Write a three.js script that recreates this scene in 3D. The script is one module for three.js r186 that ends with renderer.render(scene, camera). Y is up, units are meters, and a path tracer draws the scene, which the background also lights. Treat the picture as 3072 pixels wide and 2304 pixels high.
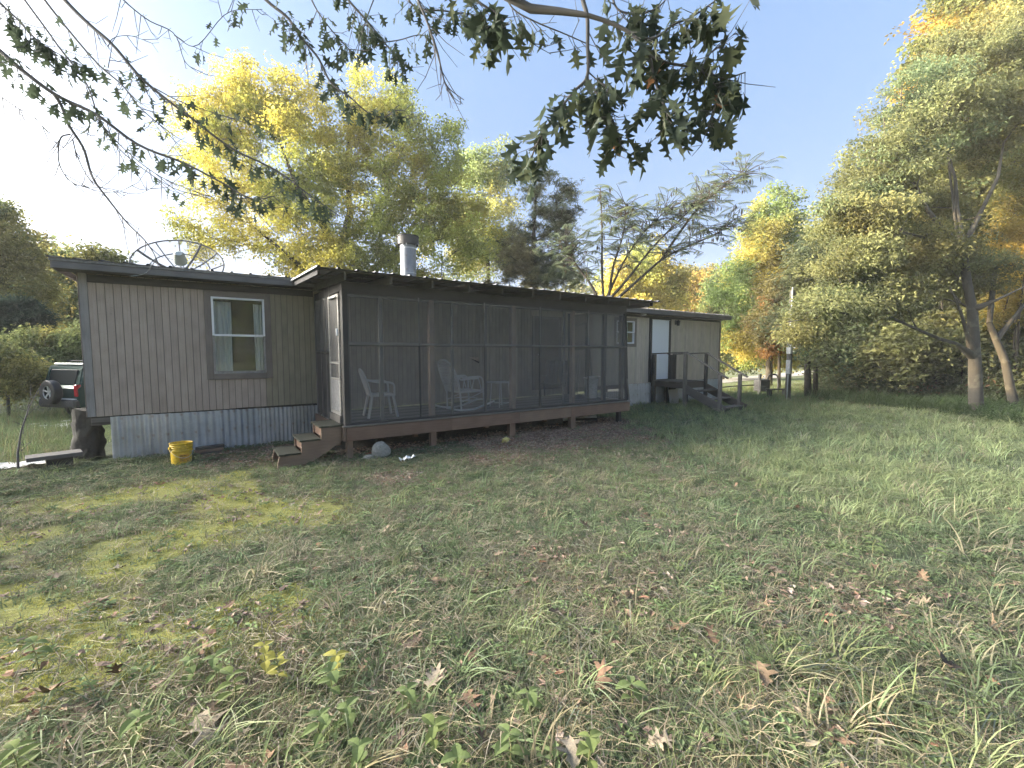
import * as THREE from 'three';
import { mergeGeometries } from 'three/addons/utils/BufferGeometryUtils.js';

// ───────────── camera, sky, sun, exposure ─────────────
const scene = new THREE.Scene();
const EYE = new THREE.Vector3(1.49, 1.69, 9.81);
const YAW = 54.8 * Math.PI / 180, PITCH = 4.162 * Math.PI / 180, FOCAL = 1333;
const FWD = new THREE.Vector3(Math.cos(YAW) * Math.cos(PITCH), -Math.sin(PITCH), -Math.sin(YAW) * Math.cos(PITCH));
const RIGHT = new THREE.Vector3(Math.sin(YAW), 0, Math.cos(YAW)), UPV = new THREE.Vector3().crossVectors(RIGHT, FWD);
const camera = new THREE.PerspectiveCamera(81.67, 4 / 3, 0.05, 900);
camera.position.copy(EYE); camera.lookAt(EYE.clone().add(FWD)); scene.add(camera);
const renderer = new THREE.WebGLRenderer({ antialias: true });
renderer.setSize(1024, 768);
renderer.toneMapping = THREE.LinearToneMapping; renderer.toneMappingExposure = 3.95;
renderer.shadowMap.enabled = true;

const SUN_EL = 13 * Math.PI / 180;
const SUN = new THREE.Vector3(-0.775 * Math.cos(SUN_EL), Math.sin(SUN_EL), -0.632 * Math.cos(SUN_EL)).normalize();
{
  const W = 1024, H = 512, a = new Float32Array(W * H * 4), d = new THREE.Vector3();
  for (let j = 0; j < H; j++) for (let i = 0; i < W; i++) {
    const el = ((j + .5) / H - .5) * Math.PI, az = ((i + .5) / W - .5) * 2 * Math.PI;
    d.set(Math.cos(el) * Math.cos(az), Math.sin(el), Math.cos(el) * Math.sin(az));
    const y = Math.max(0, d.y), h = Math.exp(-y * 3.4), ang = Math.acos(Math.min(1, Math.max(-1, d.dot(SUN))));
    const low = Math.exp(-y * 1.9);
    let g = 44 * Math.exp(-Math.pow(ang / .30, 2)) + .68 * low * Math.exp(-Math.pow(ang / .80, 2.2));
    const ph = 1 + .45 * Math.pow(d.dot(SUN), 2), r = ph * (.070 + .065 * h), gg = ph * (.123 + .056 * h), b = ph * (.224 + .03 * h), o = (j * W + i) * 4;
    a[o] = r + g; a[o + 1] = gg + g * .93; a[o + 2] = b + g * .82; a[o + 3] = 1;
    if (d.y < 0) { const k = Math.min(1, -d.y * 8); a[o] = a[o] * (1 - k) + .08 * k; a[o + 1] = a[o + 1] * (1 - k) + .08 * k; a[o + 2] = a[o + 2] * (1 - k) + .05 * k; }
  }
  const t = new THREE.DataTexture(a, W, H, THREE.RGBAFormat, THREE.FloatType);
  t.mapping = THREE.EquirectangularReflectionMapping; t.magFilter = THREE.LinearFilter; t.minFilter = THREE.LinearFilter; t.wrapS = THREE.RepeatWrapping; t.needsUpdate = true;
  scene.background = t; scene.environment = t;
}
scene.fog = new THREE.FogExp2(new THREE.Color(.80, .82, .80), .0011); // evening haze
const sun = new THREE.DirectionalLight(new THREE.Color(1, .74, .40), 4.6);
sun.position.copy(SUN).multiplyScalar(90); sun.castShadow = true; sun.shadow.radius = 2;
Object.assign(sun.shadow.camera, { left: -60, right: 60, top: 40, bottom: -40, near: 1, far: 220 });
sun.shadow.mapSize.set(4096, 4096); scene.add(sun, sun.target);

// ───────────── helpers ─────────────
let seed = 7;
const rnd = () => { seed = (seed + 0x6D2B79F5) | 0; let t = Math.imul(seed ^ (seed >>> 15), 1 | seed); t = (t + Math.imul(t ^ (t >>> 7), 61 | t)) ^ t; return ((t ^ (t >>> 14)) >>> 0) / 4294967296; };
const rr = (a, b) => a + (b - a) * rnd(), gauss = () => (rnd() + rnd() + rnd() + rnd() - 2) * .87;
const V = (x, y, z) => new THREE.Vector3(x, y, z), C = (r, g, b) => new THREE.Color().setRGB(r, g, b);
const lerp = (a, b, t) => a + (b - a) * t, clamp = (x, a = 0, b = 1) => Math.min(b, Math.max(a, x));
const smooth = (a, b, x) => { const t = clamp((x - a) / (b - a)); return t * t * (3 - 2 * t); };
const hash = (x, y, z) => { let h = Math.imul(x, 374761393) + Math.imul(y, 668265263) + Math.imul(z, 2147483647 ^ 0x1b873593); h = Math.imul(h ^ (h >>> 13), 1274126177); return ((h ^ (h >>> 16)) >>> 0) / 4294967296; };
function noise(x, y, z = 0, per = 0) {
  const w = (i) => per ? ((i % per) + per) % per : i;
  const xi = Math.floor(x), yi = Math.floor(y), zi = Math.floor(z), f = (t) => t * t * (3 - 2 * t), u = f(x - xi), v = f(y - yi), q = f(z - zi);
  const c = (i, j, k) => hash(w(xi + i), w(yi + j), zi + k);
  const l = (k) => lerp(lerp(c(0, 0, k), c(1, 0, k), u), lerp(c(0, 1, k), c(1, 1, k), u), v);
  return q ? lerp(l(0), l(1), q) : l(0);
}
const fbm = (x, y, z = 0, n = 4, per = 0) => { let s = 0, a = .5, t = 0; for (let i = 0; i < n; i++) { s += a * noise(x, y, z + i * 17, per); t += a; x *= 2; y *= 2; z *= 2; per *= 2; a *= .5; } return s / t; };
const at = (u, v, depth) => EYE.clone().addScaledVector(FWD, depth).addScaledVector(RIGHT, (u - 1536) / FOCAL * depth).addScaledVector(UPV, -(v - 1152) / FOCAL * depth);
const used = {};
const numbered = (n) => { const k = used[n] = (used[n] ?? -1) + 1; return k ? `${n}_${String(k).padStart(3, '0')}` : n; };
function tag(o, label, category, group, kind) { o.userData = {}; if (label) o.userData.label = label; if (category) o.userData.category = category; if (group) o.userData.group = group; if (kind) o.userData.kind = kind; return o; }
function thing(name, label, category, p = [0, 0, 0], turn = 0, group) { const o = new THREE.Group(); o.name = numbered(name); o.position.set(...p); o.rotation.y = turn; scene.add(o); return tag(o, label, category, group); }
function part(name, geos, m, parent, kind) {
  const g = Array.isArray(geos) ? (geos.length > 1 ? mergeGeometries(geos.map(norm)) : geos[0]) : geos;
  const o = new THREE.Mesh(g, m); o.name = parent ? name : numbered(name); o.castShadow = o.receiveShadow = true; (parent || scene).add(o); if (kind) o.userData.kind = kind; return o;
}
function norm(g) { g = g.index ? g.toNonIndexed() : g; for (const k of Object.keys(g.attributes)) if (!['position', 'normal', 'uv'].includes(k)) g.deleteAttribute(k); if (!g.attributes.uv) g.setAttribute('uv', new THREE.BufferAttribute(new Float32Array(g.attributes.position.count * 2), 2)); if (!g.attributes.normal) g.computeVertexNormals(); return g; }
// planar uv in metres, grain (v) along the longest side
function gridUV(g, ox = rnd() * 3, oy = rnd() * 3) {
  g.computeBoundingBox(); const s = g.boundingBox.getSize(V()), L = s.x >= s.y && s.x >= s.z ? 0 : s.y >= s.z ? 1 : 2, p = g.attributes.position, n = g.attributes.normal, uv = new Float32Array(p.count * 2);
  for (let i = 0; i < p.count; i++) {
    const q = [p.getX(i), p.getY(i), p.getZ(i)], m = [Math.abs(n.getX(i)), Math.abs(n.getY(i)), Math.abs(n.getZ(i))];
    const d = m[0] > m[1] && m[0] > m[2] ? 0 : m[1] > m[2] ? 1 : 2; let ax = [0, 1, 2].filter(k => k !== d); if (ax[0] === L) ax.reverse();
    uv[2 * i] = q[ax[0]] + ox; uv[2 * i + 1] = q[ax[1]] + oy;
  }
  g.setAttribute('uv', new THREE.BufferAttribute(uv, 2)); return g;
}
// chamfered box, centre x y z
function bx(w, h, d, x = 0, y = 0, z = 0, rot, c = Math.min(.004, w / 5, h / 5, d / 5)) {
  const P = [], N = [], a = [w / 2, h / 2, d / 2];
  const quad = (p) => { const e1 = V().subVectors(p[1], p[0]), e2 = V().subVectors(p[2], p[0]), n = e1.cross(e2).normalize(), mid = V().add(p[0]).add(p[1]).add(p[2]); if (n.dot(mid) < 0) { p.reverse(); n.negate(); } const T = p.length === 4 ? [0, 1, 2, 0, 2, 3] : [0, 1, 2]; for (const k of T) { P.push(p[k].x, p[k].y, p[k].z); N.push(n.x, n.y, n.z); } };
  const vec = (o) => V(o[0], o[1], o[2]);
  for (let k = 0; k < 3; k++) for (const s of [-1, 1]) {
    const i = (k + 1) % 3, j = (k + 2) % 3, f = (si, sj) => { const o = []; o[k] = s * a[k]; o[i] = si * (a[i] - c); o[j] = sj * (a[j] - c); return vec(o); };
    quad([f(-1, -1), f(1, -1), f(1, 1), f(-1, 1)]);
  }
  for (let k = 0; k < 3; k++) { const i = (k + 1) % 3, j = (k + 2) % 3; for (const si of [-1, 1]) for (const sj of [-1, 1]) { const f = (sk, t) => { const o = []; o[k] = sk * (a[k] - c); o[i] = si * (t ? a[i] : a[i] - c); o[j] = sj * (t ? a[j] - c : a[j]); return vec(o); }; quad([f(-1, 0), f(1, 0), f(1, 1), f(-1, 1)]); } }
  for (const sx of [-1, 1]) for (const sy of [-1, 1]) for (const sz of [-1, 1]) quad([V(sx * a[0], sy * (a[1] - c), sz * (a[2] - c)), V(sx * (a[0] - c), sy * a[1], sz * (a[2] - c)), V(sx * (a[0] - c), sy * (a[1] - c), sz * a[2])]);
  let g = new THREE.BufferGeometry(); g.setAttribute('position', new THREE.Float32BufferAttribute(P, 3)); g.setAttribute('normal', new THREE.Float32BufferAttribute(N, 3)); gridUV(g);
  if (rot) { g.rotateZ(rot[2] || 0); g.rotateX(rot[0] || 0); g.rotateY(rot[1] || 0); }
  return g.translate(x, y, z);
}
const span = (x0, x1, y0, y1, z0, z1, c) => bx(x1 - x0, y1 - y0, z1 - z0, (x0 + x1) / 2, (y0 + y1) / 2, (z0 + z1) / 2, null, c);
// a bar of rectangular section from A to B; `side` is the wide direction
function bar(A, B, w, t, side = V(0, 0, 1), c) {
  const d = V().subVectors(B, A), L = d.length(); d.normalize(); const x = side.clone().addScaledVector(d, -side.dot(d)).normalize(), z = V().crossVectors(x, d);
  const g = bx(w, L, t, 0, 0, 0, null, c), m = new THREE.Matrix4().makeBasis(x, d, z); m.setPosition((A.x + B.x) / 2, (A.y + B.y) / 2, (A.z + B.z) / 2); return g.applyMatrix4(m);
}
class MB { // raw triangle builder with tubes
  constructor() { this.p = []; this.n = []; this.u = []; this.i = []; }
  get count() { return this.p.length / 3; }
  tube(pts, rad, sides = 6, cap = false) {
    const T = pts.map((p, k) => V().subVectors(pts[Math.min(k + 1, pts.length - 1)], pts[Math.max(k - 1, 0)]).normalize()); let nrm = V(0, 1, 0); if (Math.abs(T[0].y) > .9) nrm.set(1, 0, 0); let len = 0;
    for (let k = 0; k < pts.length; k++) {
      nrm.addScaledVector(T[k], -nrm.dot(T[k])).normalize(); const b = V().crossVectors(T[k], nrm), r = Array.isArray(rad) ? rad[k] : rad; if (k) len += pts[k].distanceTo(pts[k - 1]);
      const base = this.count;
      for (let s = 0; s <= sides; s++) { const t = s / sides * 2 * Math.PI, c = Math.cos(t), q = Math.sin(t), nx = nrm.x * c + b.x * q, ny = nrm.y * c + b.y * q, nz = nrm.z * c + b.z * q; this.p.push(pts[k].x + nx * r, pts[k].y + ny * r, pts[k].z + nz * r); this.n.push(nx, ny, nz); this.u.push(s / sides * Math.max(.12, r * 6.28), len); }
      if (k) for (let s = 0; s < sides; s++) { const a = base - sides - 1 + s, c = base + s; this.i.push(a, a + 1, c, c, a + 1, c + 1); }
    }
    if (cap) for (const k of [0, pts.length - 1]) { const base = this.count, s0 = k ? 1 : -1, n = T[k].clone().multiplyScalar(s0), r = Array.isArray(rad) ? rad[k] : rad; nrm.addScaledVector(T[k], -nrm.dot(T[k])).normalize(); const b = V().crossVectors(T[k], nrm); for (let s = 0; s < sides; s++) { const t = s / sides * 2 * Math.PI; this.p.push(pts[k].x + (nrm.x * Math.cos(t) + b.x * Math.sin(t)) * r, pts[k].y + (nrm.y * Math.cos(t) + b.y * Math.sin(t)) * r, pts[k].z + (nrm.z * Math.cos(t) + b.z * Math.sin(t)) * r); this.n.push(n.x, n.y, n.z); this.u.push(Math.cos(t) * r, Math.sin(t) * r); } for (let s = 1; s < sides - 1; s++) k ? this.i.push(base, base + s, base + s + 1) : this.i.push(base, base + s + 1, base + s); }
    return this;
  }
  tri(a, b, c) { const n = V().subVectors(b, a).cross(V().subVectors(c, a)).normalize(), k = this.count; for (const [q, u] of [[a, 0], [b, .5], [c, 1]]) { this.p.push(q.x, q.y, q.z); this.n.push(n.x, n.y, n.z); this.u.push(u, 0); } this.i.push(k, k + 1, k + 2); return this; }
  leaf(base, dir, up, len, wid, fold = .25, droop = .15) { // folded rhombus
    const side = V().crossVectors(dir, up).normalize(), u = V().crossVectors(side, dir).normalize();
    const tip = base.clone().addScaledVector(dir, len).addScaledVector(u, -droop * len), m = base.clone().addScaledVector(dir, len * .45), l = m.clone().addScaledVector(side, wid / 2).addScaledVector(u, fold * wid / 2), r = m.clone().addScaledVector(side, -wid / 2).addScaledVector(u, fold * wid / 2);
    this.tri(base, tip, l); this.tri(base, r, tip); return this;
  }
  blade(base, dir, lean, len, wid, segs = 3) { // grass blade
    const side = V().crossVectors(dir, V(0, 1, 0)).normalize(); let prev = null; const k0 = this.count;
    for (let s = 0; s <= segs; s++) { const t = s / segs, w = wid * (1 - t * t) + .0004, y = len * (t - lean * .45 * t * t), o = len * lean * t * t * .9; const c = base.clone().addScaledVector(dir, o).add(V(0, y, 0)); this.p.push(c.x + side.x * w / 2, c.y, c.z + side.z * w / 2, c.x - side.x * w / 2, c.y, c.z - side.z * w / 2); const n = dir.clone().multiplyScalar(-.6).add(V(0, .8, 0)).normalize(); this.n.push(n.x, n.y, n.z, n.x, n.y, n.z); this.u.push(0, t, 1, t); if (s) { const b = k0 + s * 2; this.i.push(b - 2, b, b - 1, b, b + 1, b - 1); } }
    return this;
  }
  geo() { const g = new THREE.BufferGeometry(); g.setAttribute('position', new THREE.Float32BufferAttribute(this.p, 3)); g.setAttribute('normal', new THREE.Float32BufferAttribute(this.n, 3)); g.setAttribute('uv', new THREE.Float32BufferAttribute(this.u, 2)); g.setIndex(this.i); return g; }
}
const cyl = (A, B, r0, r1 = r0, sides = 12) => new MB().tube([A, B], [r0, r1], sides, true).geo();
const rod = (pts, r, sides = 8) => new MB().tube(new THREE.CatmullRomCurve3(pts).getPoints(pts.length * 5), r, sides, true).geo();
function randDir(o = V()) { const z = rr(-1, 1), a = rr(0, 6.2832), s = Math.sqrt(1 - z * z); return o.set(s * Math.cos(a), z, s * Math.sin(a)); }
function instances(name, geo, m, list, parent, kind = 'stuff') { // list: {p, q|ry, s, c}
  const o = new THREE.InstancedMesh(geo, m, list.length), mat = new THREE.Matrix4(), q = new THREE.Quaternion(), e = new THREE.Euler();
  list.forEach((it, k) => { if (it.q) q.copy(it.q); else q.setFromEuler(e.set(it.rx || 0, it.ry || 0, it.rz || 0, 'YXZ')); const s = it.s; mat.compose(it.p, q, typeof s === 'number' ? V(s, s, s) : s); o.setMatrixAt(k, mat); if (it.c) o.setColorAt(k, it.c); });
  o.name = parent ? name : numbered(name); o.castShadow = o.receiveShadow = true; if (kind) o.userData.kind = kind; (parent || scene).add(o); return o;
}

// ───────────── textures and materials ─────────────
const toS = (x) => 255 * (x <= .0031308 ? 12.92 * x : 1.055 * Math.pow(x, 1 / 2.4) - .055);
function tex(w, h, fn, repeat = [1, 1], color = true) {
  const a = new Uint8Array(w * h * 4);
  for (let j = 0; j < h; j++) for (let i = 0; i < w; i++) { let c = fn(i / w, j / h); if (typeof c === 'number') c = [c, c, c]; const o = (j * w + i) * 4; for (let k = 0; k < 3; k++) a[o + k] = clamp(color ? toS(clamp(c[k])) : c[k] * 255, 0, 255); a[o + 3] = 255; }
  const t = new THREE.DataTexture(a, w, h); t.wrapS = t.wrapT = THREE.RepeatWrapping; t.magFilter = THREE.LinearFilter; t.minFilter = THREE.LinearMipmapLinearFilter; t.generateMipmaps = true; t.repeat.set(...repeat); if (color) t.colorSpace = THREE.SRGBColorSpace; t.needsUpdate = true; return t;
}
const grainFn = (u, v) => { const w = u + .012 * noise(u * 4, v * 4, 3, 4); const f = fbm(w * 40, v * 4, 1, 4, 4) * .5 + noise(w * 90, v * 3, 9, 3) * .3 + fbm(u * 6, v * 6, 5, 3, 6) * .4; return f; };
const grainT = tex(256, 512, (u, v) => { const g = grainFn(u, v), crack = noise(u * 60, v * 2, 21, 2) > .86 ? .55 : 1; return clamp(.42 + .62 * g) * crack; }, [2, 1]);
const grainB = tex(256, 512, (u, v) => { const g = grainFn(u, v), crack = noise(u * 60, v * 2, 21, 2) > .86 ? .2 : 1; return clamp(g * 1.1) * crack; }, [2, 1], false);
const sidingT = tex(512, 1024, (u, v) => {
  const s = .5 * noise(u * 150, v * 5, 2, 5) + .3 * noise(u * 60, v * 14, 4, 2) + .5 * fbm(u * 8, v * 12, 6, 4, 4), pale = smooth(.56, .78, fbm(u * 22, v * 3, 8, 4, 1)), spot = noise(u * 120, v * 240, 13, 120) > .9 ? .8 : 1, k = (.56 + .5 * s) * spot;
  return [k * (1 + .24 * pale), k * (.985 + .26 * pale), k * (.97 + .3 * pale)];
}, [.7, .4]);
const speckT = tex(512, 512, (u, v) => { const n = fbm(u * 24, v * 24, 2, 5, 24), m = fbm(u * 5, v * 5, 7, 4, 5); return clamp(.45 + .5 * n + .35 * (m - .5)); }, [1.6, 1.6]);
const speckB = tex(512, 512, (u, v) => fbm(u * 40, v * 40, 5, 4, 40), [1.6, 1.6], false);
const thatch = (() => { // short criss-crossing straws and blades, drawn stroke by stroke; [colour, height]
  const n = 1024, a = new Float32Array(n * n).fill(.42), h = new Float32Array(n * n).fill(.2), g = new Float32Array(n * n);
  for (let k = 0; k < 26000; k++) { let x = rnd() * n, y = rnd() * n; const t = rnd(), an = rnd() * 6.28, l = 6 + rnd() * 34, w = rnd() < .25 ? 2 : 1, tone = t < .3 ? rr(.3, .5) : rr(.55, 1.05), gr = rnd() < .5 ? rr(.3, 1) : 0, top = rr(.3, 1); let da = rr(-.02, .02), ang = an; for (let s = 0; s < l; s++) { ang += da; x += Math.cos(ang); y += Math.sin(ang); for (let q = 0; q < w; q++) { const i = (((Math.round(y) + q) % n + n) % n) * n + ((Math.round(x) % n) + n) % n; a[i] = tone; h[i] = top; g[i] = gr; } } }
  const px = (u, v) => Math.min(n - 1, Math.floor(v * n)) * n + Math.min(n - 1, Math.floor(u * n));
  return [tex(n, n, (u, v) => { const i = px(u, v), k = a[i] * (.85 + .3 * fbm(u * 9, v * 9, 2, 3, 9)); return [k * (1 - .22 * g[i]), k * (1 + .03 * g[i]), k * (1 - .25 * g[i])]; }, [.9, .9]), tex(n, n, (u, v) => h[px(u, v)], [.9, .9], false)];
})();
const galvT = tex(512, 512, (u, v) => { const sp = noise(u * 40, v * 40, 3, 40) * .35 + noise(u * 90, v * 90, 6, 90) * .2, st = fbm(u * 30, v * 2, 2, 3, 2), bl = fbm(u * 4, v * 4, 9, 4, 4); const k = .66 + .12 * sp + .22 * (st - .5) + .3 * (bl - .5); const rust = .6 * smooth(.74, .84, fbm(u * 10, v * 6, 31, 4, 2)); return [k * lerp(1, .72, rust), k * lerp(1, .52, rust), k * lerp(1, .38, rust)]; }, [1, 1]);
const galvR = tex(256, 256, (u, v) => .38 + .3 * fbm(u * 8, v * 8, 2, 4, 8), [1, 1], false);
const barkT = tex(256, 512, (u, v) => { const n = fbm(u * 8, v * 5, 3, 4, 1), ring = noise(u * 3, v * 40, 8, 1), l = smooth(.55, .7, fbm(u * 5, v * 5, 12, 4, 5)); const f = noise(u * 22, v * 9, 31, 1) > .8 ? .62 : 1; return [f * (.28 + .6 * n + .16 * ring + .26 * l), f * (.28 + .6 * n + .16 * ring + .28 * l), f * (.27 + .6 * n + .14 * ring + .22 * l)]; }, [1, 1]);
const barkB = tex(256, 512, (u, v) => fbm(u * 10, v * 6, 3, 4, 2), [1, 1], false);
const S = (col, o = {}) => new THREE.MeshStandardMaterial({ color: C(...col), roughness: .85, ...o });
const wood = (r, g, b, o = {}) => S([r, g, b], { map: grainT, bumpMap: grainB, bumpScale: .003, roughness: .9, ...o });
const leafM = (o = {}) => new THREE.MeshPhysicalMaterial({ color: 0xffffff, roughness: 1, transmission: .5, thickness: 0, side: THREE.DoubleSide, specularIntensity: .25, ...o });
const M = {
  siding: [[.385, .326, .288], [.398, .337, .298], [.373, .316, .279], [.388, .33, .289]].map(c => S(c, { map: sidingT, bumpMap: sidingT, bumpScale: .002, roughness: .93 })),
  
  sidingAlgae: [[.285, .26, .20], [.272, .25, .19]].map(c => S(c, { map: sidingT, bumpMap: sidingT, bumpScale: .002, roughness: .95 })),
  sidingPale: [[.49, .45, .395], [.53, .485, .43], [.465, .425, .38], [.50, .465, .39]].map(c => S(c, { map: sidingT, bumpMap: sidingT, bumpScale: .002, roughness: .93 })),  // weathered pale boards, lightened further for the stronger light at that end
  trim: wood(.21, .18, .16), trimPale: wood(.30, .285, .28), dark: wood(.06, .056, .054), fascia: wood(.17, .165, .17),
  stain: wood(.21, .135, .095), stain2: wood(.19, .12, .085), stain3: wood(.225, .155, .11), greyWood: wood(.20, .185, .168), greyWood2: wood(.145, .135, .122), oldWood: wood(.085, .077, .067), mossWood: wood(.04, .042, .026),
  frame: wood(.15, .142, .135), frameDark: wood(.045, .043, .042), postWood: wood(.30, .22, .17),
  sheath: S([.055, .048, .043]), galv: S([.66, .69, .73], { metalness: .75, roughness: 1, map: galvT, roughnessMap: galvR }), roofMetal: S([.13, .135, .15], { metalness: .35, roughness: .55, map: speckT }),
  white: S([.74, .76, .80], { roughness: .45 }), doorWhite: S([.70, .76, .86], { roughness: .38 }), vinyl: S([.72, .74, .75], { roughness: .5, map: speckT }), oldVinyl: S([.36, .35, .34], { roughness: .7, map: speckT }),
  glass: new THREE.MeshPhysicalMaterial({ color: C(.92, .95, .95), roughness: .03, transmission: 1, thickness: 0, ior: 1.5 }), curtain: new THREE.MeshPhysicalMaterial({ color: C(.62, .64, .66), roughness: 1, transmission: .3, thickness: 0, side: THREE.DoubleSide }),
  room: S([.12, .11, .1]), screen: S([.15, .148, .145], { transparent: true, opacity: .48, roughness: 1, side: THREE.DoubleSide }), dishMesh: S([.36, .36, .36], { transparent: true, opacity: .34, side: THREE.DoubleSide, map: speckT }), alu: S([.62, .63, .64], { metalness: .7, roughness: .4 }),
  kick: S([.66, .66, .67], { metalness: .55, roughness: .35, map: speckT }), dishBar: S([.10, .10, .10], { roughness: .7 }), feed: S([.32, .36, .35], { roughness: .6 }),
  yellow: S([.85, .58, .04], { roughness: .42, map: speckT }), black: S([.02, .02, .022], { roughness: .5 }), plastic: S([.55, .55, .55], { roughness: .5 }), wicker: S([.72, .74, .76], { roughness: .6, map: grainT }),
  concrete: S([.34, .33, .30], { map: speckT, bumpMap: speckB, bumpScale: .006 }), stone: S([.36, .36, .32], { map: speckT, bumpMap: speckB, bumpScale: .02 }), stump: S([.10, .092, .08], { map: barkT, bumpMap: barkB, bumpScale: .04 }),
  bark: S([.27, .25, .22], { map: barkT, bumpMap: barkB, bumpScale: .012, roughness: .95 }), barkDark: S([.12, .105, .09], { map: barkT, bumpMap: barkB, bumpScale: .02, roughness: .95 }), twig: S([.09, .085, .08], { roughness: .9 }), barkPale: S([.22, .20, .172], { map: barkT, bumpMap: barkB, bumpScale: .01, roughness: .95 }),
  leaf: leafM(), oak: leafM({ transmission: .42, color: C(.06, .08, .05) }), oak2: leafM({ transmission: .42, color: C(.055, .072, .052) }), oakBrown: leafM({ transmission: .3, color: C(.20, .10, .045) }), oak3: leafM({ transmission: .45, color: C(.085, .10, .05) }),
  grass: leafM({ transmission: .45 }), litter: S([1, 1, 1], { roughness: .95, side: THREE.DoubleSide }),
};
const fallen = [[.26, .18, .11], [.20, .13, .08], [.31, .24, .165], [.37, .31, .225], [.25, .155, .10], [.14, .10, .07]].map(c => S(c, { side: THREE.DoubleSide, map: speckT, roughness: .9 }));

// ───────────── ground ─────────────
function gy(x, z) {
  let h = -.13 + .17 * smooth(3.4, 9.6, z) * (1 - .75 * smooth(6, 16, x)) - .3 * smooth(.5, -8, z) * (x < 9 ? smooth(9, 0, x) * .6 + .4 : 1) - .14 * smooth(14, 23, x) * smooth(6, 0, z) + .05 * smooth(.5, -2, x) * smooth(-1, .6, z);
  const far = smooth(45, 90, Math.hypot(x, z)); h += far * .5;
  return h + .05 * (fbm(x * .7, z * .7, 3, 3) - .5) + .02 * (noise(x * 3, z * 3, 8) - .5);
}
const mossAt = (x, z) => smooth(.42, .66, fbm(x * 1.1 + 4, z * 1.1, 11, 4) + .30 * (fbm(x * 6, z * 6, 5, 3) - .5)) * smooth(3.0, 1.5, Math.abs(x - .8) + .25 * Math.abs(z - 4.4)) * smooth(1.2, 2.2, z) * smooth(8.2, 6.4, z);
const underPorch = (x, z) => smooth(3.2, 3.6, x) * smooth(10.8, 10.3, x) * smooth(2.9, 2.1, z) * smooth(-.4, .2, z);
const litterAt = (x, z) => clamp(.9 * smooth(4.6, 2.7, z) * smooth(1.9, 2.3, z) * smooth(4.6, 5.8, x) * smooth(10.4, 8.8, x) + smooth(1.1, 1.6, x) * smooth(3.3, 2.7, x) * smooth(2.0, 1.1, z) * smooth(-.1, .15, z) + .4 * smooth(.6, .7, fbm(x * .8, z * .8, 23, 3)) * smooth(12, 7, x) * smooth(2, 3, z) * (1 - smooth(2.6, 1.6, x)));
const lushAt = (x, z) => clamp(smooth(6.5, 11, x + .45 * (z - 5) + 2.2 * (noise(x * .5, z * .5, 9) - .5)) + smooth(-.5, -2.5, z) + smooth(-1.2, -2.4, x));
const isHouse = (x, z) => x > -.15 && x < 18.7 && z < .06 && z > -4.4;
const tmpC = new THREE.Color();
function soilCol(x, z, out = new THREE.Color()) {
  const m = mossAt(x, z), l = litterAt(x, z), g = lushAt(x, z), n = fbm(x * 2.2, z * 2.2, 4, 4);
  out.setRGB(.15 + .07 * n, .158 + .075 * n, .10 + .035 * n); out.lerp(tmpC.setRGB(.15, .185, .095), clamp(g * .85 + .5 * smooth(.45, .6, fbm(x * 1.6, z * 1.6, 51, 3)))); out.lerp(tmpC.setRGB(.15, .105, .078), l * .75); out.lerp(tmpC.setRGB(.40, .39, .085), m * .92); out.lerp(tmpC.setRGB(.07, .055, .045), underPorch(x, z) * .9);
  return out;
}
let ground;
{
  const N = 300, K = 6.2, P = [], col = [], uv = [], idx = [], w = (t) => Math.sinh(t * K) / Math.sinh(K) * 420, c = new THREE.Color();
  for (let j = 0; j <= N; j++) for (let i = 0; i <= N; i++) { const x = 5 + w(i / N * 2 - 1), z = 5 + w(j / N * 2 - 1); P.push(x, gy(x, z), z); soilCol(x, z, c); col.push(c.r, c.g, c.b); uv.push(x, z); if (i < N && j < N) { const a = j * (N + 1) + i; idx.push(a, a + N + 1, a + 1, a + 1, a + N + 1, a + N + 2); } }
  const g = new THREE.BufferGeometry(); g.setAttribute('position', new THREE.Float32BufferAttribute(P, 3)); g.setAttribute('color', new THREE.Float32BufferAttribute(col, 3)); g.setAttribute('uv', new THREE.Float32BufferAttribute(uv, 2)); g.setIndex(idx); g.computeVertexNormals();
  ground = part('ground', g, S([1.25, 1.25, 1.25], { vertexColors: true, map: thatch[0], bumpMap: thatch[1], bumpScale: .012, roughness: 1 })); tag(ground, null, null, null, 'structure');
}
{ // pale road beyond the lawn
  const P = [], idx = [], uv = []; const A = V(20, 0, -7.9), B = V(82, 0, -12.5), n = 60, d = V().subVectors(B, A), s = V(-d.z, 0, d.x).normalize();
  for (let k = 0; k <= n; k++) { const p = A.clone().addScaledVector(d, k / n); for (const e of [-1.3, 0, 1.3]) { const q = p.clone().addScaledVector(s, e); P.push(q.x, gy(q.x, q.z) + .05 - Math.abs(e) * .02, q.z); uv.push(e, k); } if (k < n) { const a = k * 3; for (const o of [0, 1]) idx.push(a + o, a + o + 1, a + o + 3, a + o + 3, a + o + 1, a + o + 4); } }
  const g = new THREE.BufferGeometry(); g.setAttribute('position', new THREE.Float32BufferAttribute(P, 3)); g.setAttribute('uv', new THREE.Float32BufferAttribute(uv, 2)); g.setIndex(idx); g.computeVertexNormals(); tag(part('road', g, S([.42, .41, .40], { map: speckT, side: THREE.DoubleSide })), null, null, null, 'structure');
}
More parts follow.
